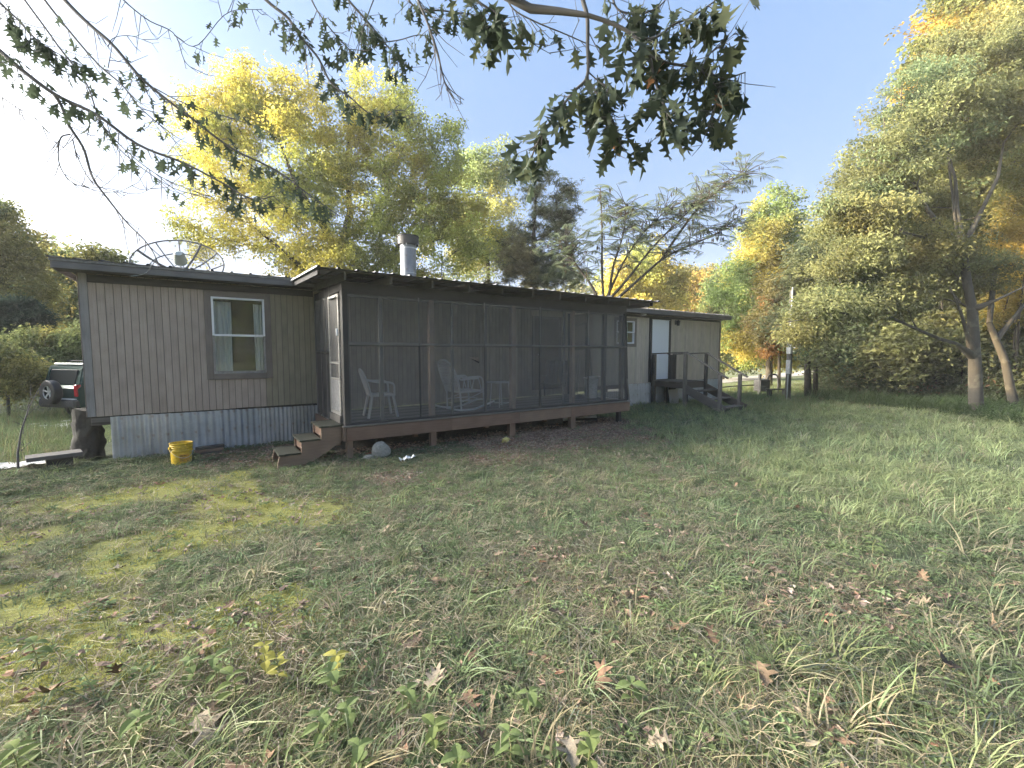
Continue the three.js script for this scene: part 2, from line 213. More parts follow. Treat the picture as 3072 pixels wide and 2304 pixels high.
// ───────────── mobile home ─────────────
const L = 18.62, DEPTH = 4.27, YB = .62, YT = 2.94;
{
  const h = thing('mobile_home', 'long single-storey mobile home with grey-brown grooved siding and low metal roof', 'house');
  // structure behind the siding: front sheathing round the openings, other walls, floor, ceiling
  const win = [[1.72, 2.57, 1.28, 2.69], [12.5, 13.38, 1.95, 2.69]];
  const zs = [-.10, -.012], fr = [];
  fr.push(span(0, 1.72, YB, YT, ...zs), span(2.57, 12.5, YB, YT, ...zs), span(13.38, L, YB, YT, ...zs));
  for (const [x0, x1, y0, y1] of win) fr.push(span(x0, x1, YB, y0, ...zs), span(x0, x1, y1, YT, ...zs));
  part('wall', fr, M.sheath, h);
  part('wall', [span(0, .09, YB, YT, -DEPTH, -.105), span(L - .09, L, YB, YT, -DEPTH, -.105), span(.095, L - .095, YB, YT, -DEPTH, -DEPTH + .09)], M.siding[2], h); part('partition', span(.1, 14, YB, YT, -1.9, -1.82), S([.035, .04, .05]), h);  // long near-black partition added so the rooms behind the windows look dark
  part('floor', span(0.02, L - .02, YB - .14, YB - .005, -DEPTH + .02, -.02), M.sheath, h);
  part('ceiling', span(0.02, L - .02, YT + .005, YT + .03, -DEPTH + .02, -.02), M.room, h);
  for (const x of [3.3, 11.9, 14.02]) part('partition', span(x, x + .08, YB, YT, -1.815, -.11), M.room, h);
  // grooved siding, board by board
  const holes = [[1.72, 2.57, 1.28, 2.69], [12.5, 13.38, 1.95, 2.69], [14.27, 15.25, YB, 2.80], [9.19, 10.04, YB, 2.62]];
  const px = .1027; let k = 0;
  for (let x = .09; x < L - .1; x += px, k++) {
    const x0 = x + .002, x1 = Math.min(x + px - .0042, L - .09); let segs = [[x > 3.62 && x < 10.4 ? .442 : YB + .012 * noise(k * .3, 2) + (x < 4 ? 0 : -.01), YT - .002]];
    for (const [a, b, c, d] of holes) if (x1 > a && x0 < b) segs = segs.flatMap(([s, e]) => [[s, Math.min(e, c)], [Math.max(s, d), e]].filter(q => q[1] - q[0] > .02));
    const pool = x > 11.4 ? M.sidingPale : M.siding, algae = x > 2.55 && x < 3.6;
    for (const [s, e] of segs) {
      const zt = .002 + .002 * rnd();
      part('siding_board', span(x0, x1, s, e, -.011, zt), algae ? M.sidingAlgae[k % 2] : pool[(k * 7 + (k >> 2)) % 4], h);
    }
  }
  part('corner_board', span(-.012, .088, YB + .01, YT, -.02, .016), M.trimPale, h); part('corner_board', span(L - .088, L + .012, YB - .02, YT, -.02, .016), M.trim, h);
  part('corner_board', span(-.026, -.013, YB + .01, YT, -.12, .016), M.trim, h);
  part('sill_board', [span(.02, .36, .53, .605, -.05, -.01)], M.greyWood2, h);
  part('soffit_shade_strip', [span(.09, 3.45, 2.80, 2.925, .006, .018), span(10.7, L - .1, 2.845, 2.925, .006, .018)], M.dark, h);  // strip added and coloured dark to stand for the shade below the soffit
  part('soffit', [span(-.24, L + .24, 2.942, 2.954, -.05, .30)], M.dark, h);
  part('fascia', [span(-.24, 3.05, 2.95, 3.052, .302, .322), span(3.055, 11.3, 2.95, 3.052, .302, .322), span(11.305, L + .22, 2.95, 3.052, .302, .322)], M.fascia, h);
  part('fascia', [span(-.262, -.242, 2.95, 3.06, -4.5, .30), span(L + .222, L + .242, 2.95, 3.06, -4.5, .30)], M.fascia, h);
  part('drip_edge', [span(-.27, L + .25, 3.054, 3.094, .318, .338)], S([.30, .30, .31], { metalness: .3, roughness: .6, map: speckT }), h);
  // ribbed metal roof, sheet by sheet, front and back slope
  const sheet = (w, run, rise) => { const p = [], u = [], idx = []; const prof = []; for (let r = 0; r * .29 < w - .01; r++) { const b = r * .29; prof.push([b, 0], [b + .01, .024], [b + .04, .024], [b + .05, 0]); } prof.push([w, 0]); for (const [x, y] of prof) p.push(x, y, 0, x, y + rise, -run), u.push(x, 0, x, run); for (let q = 0; q < prof.length - 1; q++) idx.push(q * 2, q * 2 + 2, q * 2 + 1, q * 2 + 1, q * 2 + 2, q * 2 + 3); const g = new THREE.BufferGeometry(); g.setAttribute('position', new THREE.Float32BufferAttribute(p, 3)); g.setAttribute('uv', new THREE.Float32BufferAttribute(u, 2)); g.setIndex(idx); const gg = g.toNonIndexed(); gg.computeVertexNormals(); return gg; };
  const sg = sheet(.87, 2.48, .33); M.roofSheet = M.roofMetal.clone(); M.roofSheet.side = THREE.DoubleSide;
  for (let i = 0; i < 22; i++) { const w = .87, x = -.3 + i * w; if (x > L + .1) break; const o = part('roof_sheet', sg, M.roofSheet, h); o.position.set(x, 3.096 + .002 * (i % 2), .36); const b = part('roof_sheet', sg, M.roofSheet, h); b.position.set(x + w, 3.096 + .002 * (i % 2), -4.6); b.rotation.y = Math.PI; }
  part('roof_deck', span(-.24, L + .22, 3.06, 3.085, -4.5, .3), M.dark, h);
  h.userData.note = undefined; delete h.userData.note;
  M.sheetGeo = sheet;
  // windows
  function windowUnit(x0, x1, y0, y1, tw, parts) {
    const W = new THREE.Group(); W.name = 'window'; h.add(W);
    part('trim', [span(x0 - tw, x0, y0 - tw, y1 + tw, .006, .028), span(x1, x1 + tw, y0 - tw, y1 + tw, .006, .028), span(x0 + .001, x1 - .001, y1, y1 + tw, .006, .026), span(x0 + .001, x1 - .001, y0 - tw, y0, .006, .03)], parts.trim, W);
    const f = .035, ym = (y0 + y1) / 2;
    part('frame', [span(x0 + .002, x0 + f, y0 + .002, ym, -.05, .02), span(x1 - f, x1 - .002, y0 + .002, ym, -.05, .02), span(x0 + f, x1 - f, y0 + .002, y0 + f + .012, -.05, .024)], parts.low, W);
    part('sash', [span(x0 + .002, x0 + f, ym + .001, y1 - .002, -.05, .034), span(x1 - f, x1 - .002, ym + .001, y1 - .002, -.05, .034), span(x0 + f, x1 - f, y1 - f, y1 - .002, -.05, .034), span(x0 + f, x1 - f, ym - .012, ym + .026, -.05, .036)], parts.up, W);
    part('pane', span(x0 + f - .004, x1 - f + .004, ym + .022, y1 - f + .004, -.012, -.008), M.glass, W); part('pane', span(x0 + f - .004, x1 - f + .004, y0 + f + .008, ym - .008, -.032, -.028), M.glass, W);
    return W;
  }
  const w1 = windowUnit(1.72, 2.57, 1.28, 2.69, .105, { trim: M.trim, low: M.oldVinyl, up: M.white });
  const cur = (x0, x1, y0, y1, z, folds) => { const g = new THREE.PlaneGeometry(x1 - x0, y1 - y0, folds * 8, 6), p = g.attributes.position; for (let i = 0; i < p.count; i++) { const t = (p.getX(i) / (x1 - x0) + .5); p.setZ(i, .022 * Math.sin(t * folds * 6.283 + .5 * Math.sin(t * 9)) * (1 - .25 * (p.getY(i) / (y1 - y0)))); p.setX(i, p.getX(i) * (1 + .05 * Math.sin(p.getY(i) * 2))); } g.computeVertexNormals(); return g.translate((x0 + x1) / 2, (y0 + y1) / 2, z); };
  part('curtain', cur(1.74, 2.03, 1.3, 2.62, -.14, 4), M.curtain, w1); part('curtain', cur(2.40, 2.57, 1.3, 2.6, -.14, 3), M.curtain, w1);
  windowUnit(12.5, 13.38, 1.95, 2.69, .10, { trim: M.trim, low: M.white, up: M.white });
  const w2 = h.children[h.children.length - 1]; part('mullion', span(12.925, 12.955, 1.955, 2.685, -.04, .037), M.white, w2); part('curtain', cur(12.5, 12.75, 1.96, 2.66, -.14, 3), M.curtain, w2); part('curtain', cur(13.08, 13.22, 1.96, 2.66, -.14, 2), M.curtain, w2);
  // plain white door by the side landing
  const d = part('door', bx(.93, 2.06, .04, 14.76, 1.755, .012), M.doorWhite, h, null); d.userData.label = 'blank white door behind the landing'; part('door_knob', [new THREE.SphereGeometry(.03, 10, 8).translate(15.15, 1.62, .07)], M.black, d);
  part('door_frame', [span(14.155, 14.29, YB + .02, 2.80, .004, .04), span(15.228, 15.345, YB + .02, 2.80, .004, .04), span(14.155, 15.345, 2.801, 2.84, .004, .045)], M.dark, h);
  part('door_head', span(14.27, 15.26, 2.786, 2.80, .004, .05), M.white, h);
  const d2 = part('door', bx(.86, 2.0, .04, 9.615, 1.62, .01), wood(.17, .13, .10), h); d2.userData.label = 'brown door inside the screened porch'; part('door_knob', [new THREE.SphereGeometry(.03, 10, 8).translate(9.28, 1.6, .06)], M.alu, d2);
  part('door_frame', [span(9.08, 9.184, YB, 2.68, .004, .03), span(10.046, 10.15, YB, 2.68, .004, .03), span(9.185, 10.045, 2.61, 2.68, .004, .03)], M.trim, h);
  // corrugated skirting sheets
  function corr(x0, x1, yt0, yt1, yb0, yb1, pitch, amp, z) { const n = Math.round((x1 - x0) / pitch * 8), p = [], u = [], idx = [], rows = 3; for (let i = 0; i <= n; i++) for (let j = 0; j <= rows; j++) { const t = i / n, x = lerp(x0, x1, t), y = lerp(lerp(yb0, yb1, t) + .012 * (noise(x * 9, 3) - .5), lerp(yt0, yt1, t) + .008 * noise(x * 7, 5), j / rows); p.push(x, y, z + amp * Math.sin((x - x0) / pitch * 6.283) + .012 * (noise(x * 2, y * 3, 4) - .5)); u.push(x, y); if (i < n && j < rows) { const a = i * (rows + 1) + j, b = a + rows + 1; idx.push(a, b, a + 1, a + 1, b, b + 1); } } const g = new THREE.BufferGeometry(); g.setAttribute('position', new THREE.Float32BufferAttribute(p, 3)); g.setAttribute('uv', new THREE.Float32BufferAttribute(u, 2)); g.setIndex(idx); g.computeVertexNormals(); return g; }
  const gm = [M.galv, M.galv.clone(), M.galv.clone()]; gm[1].color = C(.56, .62, .70); gm[2].color = C(.58, .60, .61); gm.forEach(m => m.side = THREE.DoubleSide);
  const sk = [[.26, 1.06, .115, .016, 0], [1.05, 1.78, .115, .010, 1], [1.77, 2.42, .1, .016, 1], [2.41, 2.98, .075, .016, 0], [2.97, 3.62, .068, .017, 2]];
  sk.forEach(([a, b, p, am, m], i) => part('skirting_sheet', corr(a, b, .612 - .006 * i, .606 - .006 * i, gy(a, .1) - .05, gy(b, .1) - .05, p, am, .012 + .006 * (i % 2)), gm[m], h));
  [[13.0, 14.2, 0], [14.19, 15.4, 1], [15.39, 16.5, 2], [16.49, 17.6, 0], [17.59, 18.6, 1]].forEach(([a, b, m], i) => part('skirting_sheet', corr(a, b, .615, .6, gy(a, .1) - .08, gy(b, .1) - .08, .085, .014, .014 + .006 * (i % 2)), gm[m], h));
  for (let i = 0; i < 7; i++) part('skirting_sheet', corr(3.65 + i * 1.34, 4.98 + i * 1.34, .40, .40, -.25, -.25, .1, .014, -.02), gm[2], h);
  part('support_block', [bx(.4, .2, .2, 1.2, -.05, -1), bx(.4, .2, .2, 1.2, .151, -1), bx(.4, .2, .2, 1.2, .352, -1)], M.concrete, h);
  part('skirting_sheet', corr(-4.2, -.3, .6, .6, -.3, -.3, .1, .014, 0).rotateY(-Math.PI / 2).translate(.9, 0, 0), gm[2], h);
}
{ // black lantern and round eave lamp on the house wall
  const l = thing('wall_lantern', 'small black lantern on the wall beside the white door', 'lantern', [15.62, 2.72, .01]);
  part('bracket', [bx(.1, .16, .02, 0, .02, .01), bx(.02, .02, .12, 0, .06, .07)], M.black, l); part('lamp_body', [cyl(V(0, -.1, .12), V(0, .05, .12), .045, .07, 6), cyl(V(0, .05, .12), V(0, .1, .12), .085, .02, 6)], M.black, l);
  const e = thing('eave_lamp', 'small white round lamp under the eave beside the porch', 'lamp', [13.66, 2.94, .16]); part('lamp_shade', cyl(V(0, -.05, 0), V(0, 0, 0), .07, .09, 16), M.vinyl, e);
}
{ // old stump pier, blocks and rubbish at the house corner
  const t = thing('stump', 'weathered dark stump standing under the corner of the house beside the paving slab', 'stump', [-.1, 0, -.55]);
  const g = new THREE.CylinderGeometry(.17, .22, .82, 28, 22), p = g.attributes.position; for (let i = 0; i < p.count; i++) { const a = Math.atan2(p.getZ(i), p.getX(i)), y = p.getY(i), k = 1 + .75 * (fbm(Math.cos(a) * 2.2 + 3, y * 6, Math.sin(a) * 2.2, 4) - .5); p.setXYZ(i, p.getX(i) * k, y + .05 * noise(a * 2, 3), p.getZ(i) * k); } g.computeVertexNormals(); g.translate(0, .28, 0); part('stump_body', g, M.stump, t);
  const b = thing('paving_slab', 'flat concrete slab resting on a short block beside the stump', 'slab', [-.42, 0, .02], .25); part('slab', bx(.62, .06, .34, 0, .06, 0), M.greyWood2, b); part('block', bx(.3, .2, .2, .05, -.075, -.02), M.oldWood, b);
  const f = thing('foam_sheet', 'crumpled white plastic sheet lying in the grass past the slab', 'plastic sheet', [-.98, gy(-.98, -.2) + .02, -.2], .2);
  const q = new THREE.PlaneGeometry(1.0, .5, 22, 12); q.rotateX(-Math.PI / 2); const s = q.attributes.position; for (let i = 0; i < s.count; i++) s.setY(i, .10 * fbm(s.getX(i) * 6, s.getZ(i) * 6, 3, 3)); q.computeVertexNormals(); part('sheet', q, S([.78, .78, .76], { side: THREE.DoubleSide, roughness: .6 }), f);
}
// ───────────── screened porch ─────────────
const PX0 = 3.46, PX1 = 10.5, PZ = 2.2, PF = .44;
{
  const p = thing('screened_porch', 'low screened porch on short posts with red-brown rim beam and flat metal roof', 'porch');
  const Z1 = PZ, deckY = (x) => .43 - .025 * (x - 3.4) / 7;
  for (let i = 0; i < 15; i++) part('deck_board', span(PX0, PX1, PF - .035, PF, .06 + i * .142, .06 + i * .142 + .137), [M.greyWood2, M.oldWood, M.greyWood][i % 3], p);
  // rim beam in three lengths, end beam, trim strip
  const rim = (x0, x1, m) => part('rim_beam', bar(V(x0, deckY(x0) - .125, Z1 + .022), V(x1, deckY(x1) - .125, Z1 + .022), .225, .04, V(0, 1, 0)), m, p);
  rim(3.46, 5.42, M.stain2); rim(5.423, 7.02, M.stain); rim(7.023, 8.52, M.stain3); rim(8.523, 10.56, M.stain);
  part('rim_beam', span(3.41, 3.452, .2, .43, 2.03, 2.243), M.stain3, p); part('rim_beam', span(3.415, 3.45, .2, .42, .05, 2.028), M.stain2, p); part('rim_beam', span(10.50, 10.54, .18, .405, .05, 2.19), M.stain, p);
  part('deck_edge', [bar(V(3.40, .442, Z1 + .02), V(5.1, .437, Z1 + .02), .065, .022, V(0, 0, 1)), bar(V(5.11, .436, Z1 + .022), V(7.4, .43, Z1 + .022), .065, .022, V(0, 0, 1)), bar(V(7.41, .43, Z1 + .02), V(10.58, .418, Z1 + .02), .07, .022, V(0, 0, 1))], M.greyWood, p);
  for (let i = 0; i < 12; i++) part('joist', span(3.7 + i * .6, 3.74 + i * .6, .22, .4, .05, Z1), M.stain2, p);
  const post = (x0, x1, z, d, m) => part('post', span(x0, x1, gy((x0 + x1) / 2, z) - .1, .2, z - d, z), m, p);
  post(3.475, 3.575, 2.19, .1, M.stain3); post(5.0, 5.11, 2.2, .1, M.stain); post(6.81, 6.95, 2.2, .12, M.stain); post(8.55, 8.69, 2.2, .12, M.stain3); post(10.24, 10.34, 2.15, .1, M.oldWood);
  for (const x of [3.6, 5.2, 7, 8.8, 10.3]) post(x, x + .1, .9, .1, M.stain);
  // framing behind the screen
  const studs = [[3.5, 3.56, .09, M.frame], [4.06, 4.125, .06, M.frame], [5.0, 5.10, .09, M.postWood], [5.455, 5.50, .05, M.frame], [6.86, 6.97, .10, M.postWood], [8.31, 8.355, .05, M.frame], [8.575, 8.655, .09, M.postWood], [9.62, 9.72, .09, M.frameDark], [6.21, 6.25, .04, M.frame], [7.62, 7.66, .04, M.frameDark]];
  for (const [a, b, d, m] of studs) part('stud', span(a, b, PF + .04, 2.63, Z1 - .012 - d, Z1 - .012), m, p);
  part('corner_post', span(3.452, 3.54, PF, 2.72, Z1 - .12, Z1 + .004), M.frameDark, p);
  part('corner_post', bar(V(10.37, 2.7, Z1 - .03), V(10.50, PF, Z1 - .03), .075, .08, V(1, 0, 0)), M.frameDark, p); part('corner_post', bar(V(10.33, 2.7, Z1 - .09), V(10.36, PF, Z1 - .09), .09, .09, V(1, 0, 0)), M.dark, p);
  part('edge_strip', bar(V(10.47, 1.0, Z1 + .012), V(10.56, .44, Z1 + .016), .035, .012, V(1, 0, 0)), M.greyWood, p);
  for (const x of [4.79, 6.185, 7.6, 9.075]) { part('batten', bar(V(x, 1.84, Z1 + .006), V(x + .006, PF + .05, Z1 + .006), .032, .012, V(1, 0, 0)), M.frameDark, p); part('batten', bar(V(x - .004, 2.66, Z1 + .006), V(x, 1.845, Z1 + .006), .028, .012, V(1, 0, 0)), M.frame, p); }
  part('mid_rail', [bar(V(3.54, 1.828, Z1 + .016), V(4.78, 1.822, Z1 + .016), .05, .016, V(0, 1, 0)), bar(V(4.79, 1.82, Z1 + .016), V(6.17, 1.823, Z1 + .016), .036, .016, V(0, 1, 0)), bar(V(6.18, 1.823, Z1 + .016), V(7.6, 1.815, Z1 + .016), .036, .016, V(0, 1, 0)), bar(V(7.61, 1.815, Z1 + .016), V(10.42, 1.812, Z1 + .016), .036, .016, V(0, 1, 0))], M.frame, p);
  part('bottom_rail', bar(V(3.54, .475, Z1 + .006), V(10.48, .46, Z1 + .006), .05, .014, V(0, 1, 0)), M.frameDark, p);
  part('inner_rail', [span(3.56, 10.3, 1.78, 1.81, Z1 - .06, Z1 - .02), span(3.56, 10.3, 2.6, 2.64, Z1 - .1, Z1 - .016)], M.frame, p);
  part('header', span(3.452, 10.42, 2.64, 2.83, Z1 - .1, Z1 + .0), M.dark, p);  // near-black wood, shade of the roof overhang put into its colour
  // screen fabric, one panel per bay; one has a torn flap
  const bays = [3.545, 4.79, 6.185, 7.6, 9.075, 10.40];
  for (let i = 0; i < 5; i++) for (const [y0, y1] of [[.47, 1.82], [1.822, 2.65]]) {
    const a = bays[i], b = bays[i + 1] + (i === 4 && y0 < 1 ? .06 : 0), s = new THREE.Shape([new THREE.Vector2(a, y0), new THREE.Vector2(b, y0), new THREE.Vector2(i === 4 ? b - (y1 - y0) * .05 : b, y1), new THREE.Vector2(a, y1)]);
    if (i === 1 && y0 < 1) s.holes.push(new THREE.Path([new THREE.Vector2(5.83, 1.575), new THREE.Vector2(6.04, 1.58), new THREE.Vector2(6.05, 1.46)]));
    part('screen_panel', new THREE.ShapeGeometry(s).translate(0, 0, Z1), M.screen, p);
  }
  part('torn_flap', new MB().tri(V(5.83, 1.575, Z1), V(6.05, 1.46, Z1), V(6.03, 1.49, Z1 + .05)).geo(), M.frameDark, p);
  // left end: framing, screens and storm door opening
  const xe = PX0 + .002, ends = (z0, z1, y0, y1, m, t = .05) => part('stud', span(xe, xe + t, y0, y1, z0, z1), m, p);
  ends(.02, .10, PF, 2.85, M.frame, .09); ends(.5, .55, PF, 2.85, M.frame); ends(.92, .97, PF, 2.85, M.frame); ends(1.23, 1.315, PF, 2.85, M.frame, .09); ends(2.02, 2.075, PF, 2.75, M.frame, .08);
  part('mid_rail', [span(xe, xe + .05, 1.66, 1.70, .101, .499), span(xe, xe + .05, 1.66, 1.7, .551, .919), span(xe, xe + .05, 1.66, 1.7, .971, 1.229)], M.frameDark, p); part('header', span(xe, xe + .09, 2.70, 2.84, .1, 2.1), M.dark, p);
  part('end_panel', [span(xe + .02, xe + .035, PF + .02, 1.65, .101, .498), span(xe + .02, xe + .035, PF + .02, 1.65, .551, .918)], M.dark, p);
  part('screen_panel', new THREE.PlaneGeometry(1.12, 1.0).rotateY(-Math.PI / 2).translate(PX0 - .002, 2.2, .66), M.screen, p);
  part('sill', span(3.42, 3.55, PF, PF + .035, 1.24, 2.08), M.mossWood, p);
  const dr = new THREE.Group(); dr.name = 'storm_door'; dr.userData.label = 'pale aluminium storm door with a scuffed kick panel'; p.add(dr); const DX = PX0 - .03, z0 = 1.32, z1 = 2.015;
  part('door_frame', [span(DX, DX + .03, .6, 2.66, z0, z0 + .05), span(DX, DX + .03, .6, 2.66, z1 - .05, z1), span(DX, DX + .028, 2.61, 2.66, z0 + .051, z1 - .051), span(DX, DX + .028, 1.475, 1.515, z0 + .051, z1 - .051), span(DX, DX + .028, 1.20, 1.24, z0 + .051, z1 - .051), span(DX, DX + .028, .6, .66, z0 + .051, z1 - .051)], S([.50, .48, .45], { metalness: .4, roughness: .5, map: speckT }), dr);
  part('kick_panel', bx(.012, .53, .59, DX + .013, .93, (z0 + z1) / 2), M.kick, dr); part('door_screen', [new THREE.PlaneGeometry(.6, 1.1).rotateY(-Math.PI / 2).translate(DX + .016, 2.06, (z0 + z1) / 2), new THREE.PlaneGeometry(.6, .24).rotateY(-Math.PI / 2).translate(DX + .016, 1.36, (z0 + z1) / 2)], M.screen, dr);
  part('door_closer', [bar(V(DX - .01, 2.62, z0 + .15), V(DX - .04, 2.60, z1 + .06), .022, .022)], M.alu, dr); part('door_handle', [bx(.03, .12, .025, DX - .018, 2.02, z1 - .03)], M.white, dr);
  part('threshold', span(DX - .02, DX + .06, PF + .036, .60, z0 - .01, z1 + .01), M.greyWood2, p);
  // right end
  const xr = 10.45; for (const [z0, z1] of [[.02, .1], [.75, .8], [1.42, 1.5]]) part('stud', span(xr - .05, xr, PF, 2.8, z0, z1), M.frameDark, p); part('mid_rail', span(xr - .04, xr, 1.78, 1.83, .1, 2.1), M.frameDark, p);
  for (const [y0, y1] of [[.46, 1.79], [1.82, 2.75]]) part('screen_panel', new THREE.PlaneGeometry(2.0, y1 - y0).rotateY(Math.PI / 2).translate(xr + .004, (y0 + y1) / 2, 1.12), M.screen, p);
  // roof: rafters, purlins, ribbed sheets
  const ry = (z) => 3.05 - .034 * z;
  for (let i = 0; i < 11; i++) { const x = 3.44 + i * .752; part('rafter', bar(V(x, ry(.1) - .085, .1), V(x, ry(2.47) - .085, 2.47), .125, .038, V(0, 1, 0)), M.frame, p); }
  for (const z of [.35, 1.05, 1.75, 2.42]) part('purlin', bar(V(3.06, ry(z) - .012, z), V(11.1, ry(z) - .012, z), .06, .018, V(0, 0, 1)), M.frame, p);
  const sg = M.sheetGeo(.87, 2.5, .085), n = 10; for (let i = 0; i < n; i++) { const w = i === n - 1 ? .48 : .87; const o = part('roof_sheet', w === .87 ? sg : M.sheetGeo(w, 2.5, .085), M.roofSheet, p); o.position.set(3.0 + i * .87, ry(2.62) + .002 * (i % 2), 2.62); }
  part('roof_edge', [bar(V(3.0, ry(.12) + .004, .12), V(2.995, ry(2.62) + .004, 2.62), .02, .028, V(1, 0, 0))], M.alu, p);
  part('barge_board', [bar(V(3.05, ry(.3) - .06, .34), V(3.05, ry(2.4) - .06, 2.45), .08, .03, V(0, 1, 0)), bar(V(11.12, ry(.3) - .06, .34), V(11.12, ry(2.4) - .06, 2.45), .1, .03, V(0, 1, 0))], M.frameDark, p);
}
{ // steps up to the storm door
  const s = thing('porch_steps', 'three mossy wooden steps on red-brown stringers below the storm door', 'steps');
  const str = (z, m) => { const P = [[3.40, .44], [3.08, .44], [3.08, .245], [2.78, .245], [2.78, .055], [2.46, .055], [2.42, -.16], [2.82, -.16], [3.40, .20]]; const g = new THREE.ExtrudeGeometry(new THREE.Shape(P.map(q => new THREE.Vector2(...q))), { depth: .04, bevelEnabled: true, bevelSize: .003, bevelThickness: .003, bevelSegments: 1 }); g.translate(0, 0, z); return part('stringer', gridUV(norm(g)), m, s); };
  str(2.12, M.stain3); str(1.53, M.stain);
  const tr = (x0, x1, y, m) => part('tread', span(x0, x1, y, y + .03, 1.5, 2.178), m, s); tr(3.05, 3.405, .446, M.mossWood); tr(2.75, 3.07, .251, M.mossWood); tr(2.45, 2.77, .061, M.mossWood);
  part('riser', [span(3.10, 3.12, .29, .44, 1.58, 2.115), span(2.8, 2.82, .1, .24, 1.58, 2.115)], M.stain2, s);
}
{ // landing and stairs at the white door
  const s = thing('side_landing', 'weathered grey wooden landing with railed stairs in front of the white door', 'stairs');
  const X0 = 14.25, X1 = 15.42, YD = .68;
  for (let i = 0; i < 9; i++) part('deck_board', span(X0 - .03, X1 + .03, YD, YD + .035, .05 + i * .145, .05 + i * .145 + .14), [M.oldWood, M.greyWood2, M.oldWood][i % 3], s);
  part('rim_beam', [span(X0, X1, .5, YD - .002, 1.30, 1.34), span(X0, X0 + .04, .5, YD - .002, .05, 1.298), span(X1 - .04, X1, .5, YD - .002, .05, 1.298)], M.oldWood, s);
  const po = (x, z, y1, m, w = .09) => part('post', span(x - w / 2, x + w / 2, gy(x, z) - .1, y1, z - w / 2, z + w / 2), m, s);
  po(X0, 1.37, 1.66, M.greyWood, .1); po(X1, 1.37, 1.64, M.dark, .09); po(X0, .15, 1.60, M.dark); po(X0 + .12, .10, 1.6, M.oldWood); po(X1, .15, 1.58, M.dark, .1); po(X1 - .13, .1, 1.58, M.dark); po(X0, 2.55, 1.0, M.greyWood, .09); po(X1, 2.53, .99, M.greyWood2, .09); po(X0 + .5, .3, YD - .01, M.dark); po(X0 + .8, .9, YD - .01, M.dark);
  part('rail', bar(V(X0, 1.62, .1), V(X0, 1.67, 1.43), .035, .09, V(0, 1, 0)), M.oldWood, s); part('rail', bar(V(X1, 1.60, .1), V(X1, 1.65, 1.43), .035, .09, V(0, 1, 0)), M.oldWood, s);
  part('handrail', bar(V(X0 - .0, 1.66, 1.4), V(X0 + .01, .90, 2.78), .04, .09, V(0, 1, 0)), M.greyWood2, s); part('handrail', bar(V(X1, 1.64, 1.4), V(X1 + .01, .90, 2.76), .04, .09, V(0, 1, 0)), M.greyWood2, s);
  for (const [x, m] of [[X0 - .02, M.greyWood2], [X1 - .02, M.oldWood]]) part('stringer', bar(V(x, .52, 1.36), V(x, -.08, 2.74), .26, .04, V(0, 1, 0)), m, s);
  [[.43, 1.72], [.20, 2.14], [-.02, 2.56]].forEach(([y, z], i) => part('tread', span(X0 + .005, X1 - .045, y, y + .035, z - .14, z + .14), i ? M.greyWood2 : M.oldWood, s)); part('riser', span(X0 + .005, X1 - .045, -.2, -.025, 2.62, 2.65), M.oldWood, s);
  const b = thing('white_panel', 'pale board leaning in the gloom under the side landing', 'board', [15.0, 0, .45]); part('board', bx(.5, .5, .03, 0, .13, 0, [-.15, 0, 0]), S([.55, .57, .6]), b);
}
// ───────────── things in and around the porch ─────────────
{ // grey plastic armchair, facing along the porch (+x)
  const c = thing('plastic_armchair', 'plain moulded plastic armchair behind the screen nearest the storm door', 'chair', [4.33, PF, 1.36], Math.PI / 2 - .12);
  // local: +z is forward
  const seat = new THREE.Shape([[-.22, -.2], [.22, -.2], [.25, .22], [-.25, .22]].map(q => new THREE.Vector2(...q)));
  part('seat', new THREE.ExtrudeGeometry(seat, { depth: .025, bevelEnabled: true, bevelSize: .015, bevelThickness: .01, bevelSegments: 2 }).rotateX(Math.PI / 2).scale(1, 1, 1).translate(0, .44, 0), M.plastic, c);
  for (const sx of [-1, 1]) { part('leg', bar(V(sx * .22, .43, .2), V(sx * .27, 0, .27), .05, .045, V(1, 0, 0), .012), M.plastic, c); part('leg', bar(V(sx * .2, .43, -.18), V(sx * .25, 0, -.27), .05, .045, V(1, 0, 0), .012), M.plastic, c); part('armrest', [rod([V(sx * .21, .72, -.27), V(sx * .27, .68, -.1), V(sx * .28, .67, .12), V(sx * .27, .63, .2), V(sx * .25, .44, .22)], .02)], M.plastic, c); }
  for (let i = -2; i <= 2; i++) part('back_slat', bar(V(i * .075, .44, -.2), V(i * .085, .88 - .012 * i * i, -.34), .045, .012, V(1, 0, 0)), M.plastic, c);
  part('back_frame', rod([V(-.2, .42, -.2), V(-.225, .7, -.28), V(-.16, .87, -.34), V(0, .92, -.36), V(.16, .87, -.34), V(.225, .7, -.28), V(.2, .42, -.2)], .02), M.plastic, c);
}
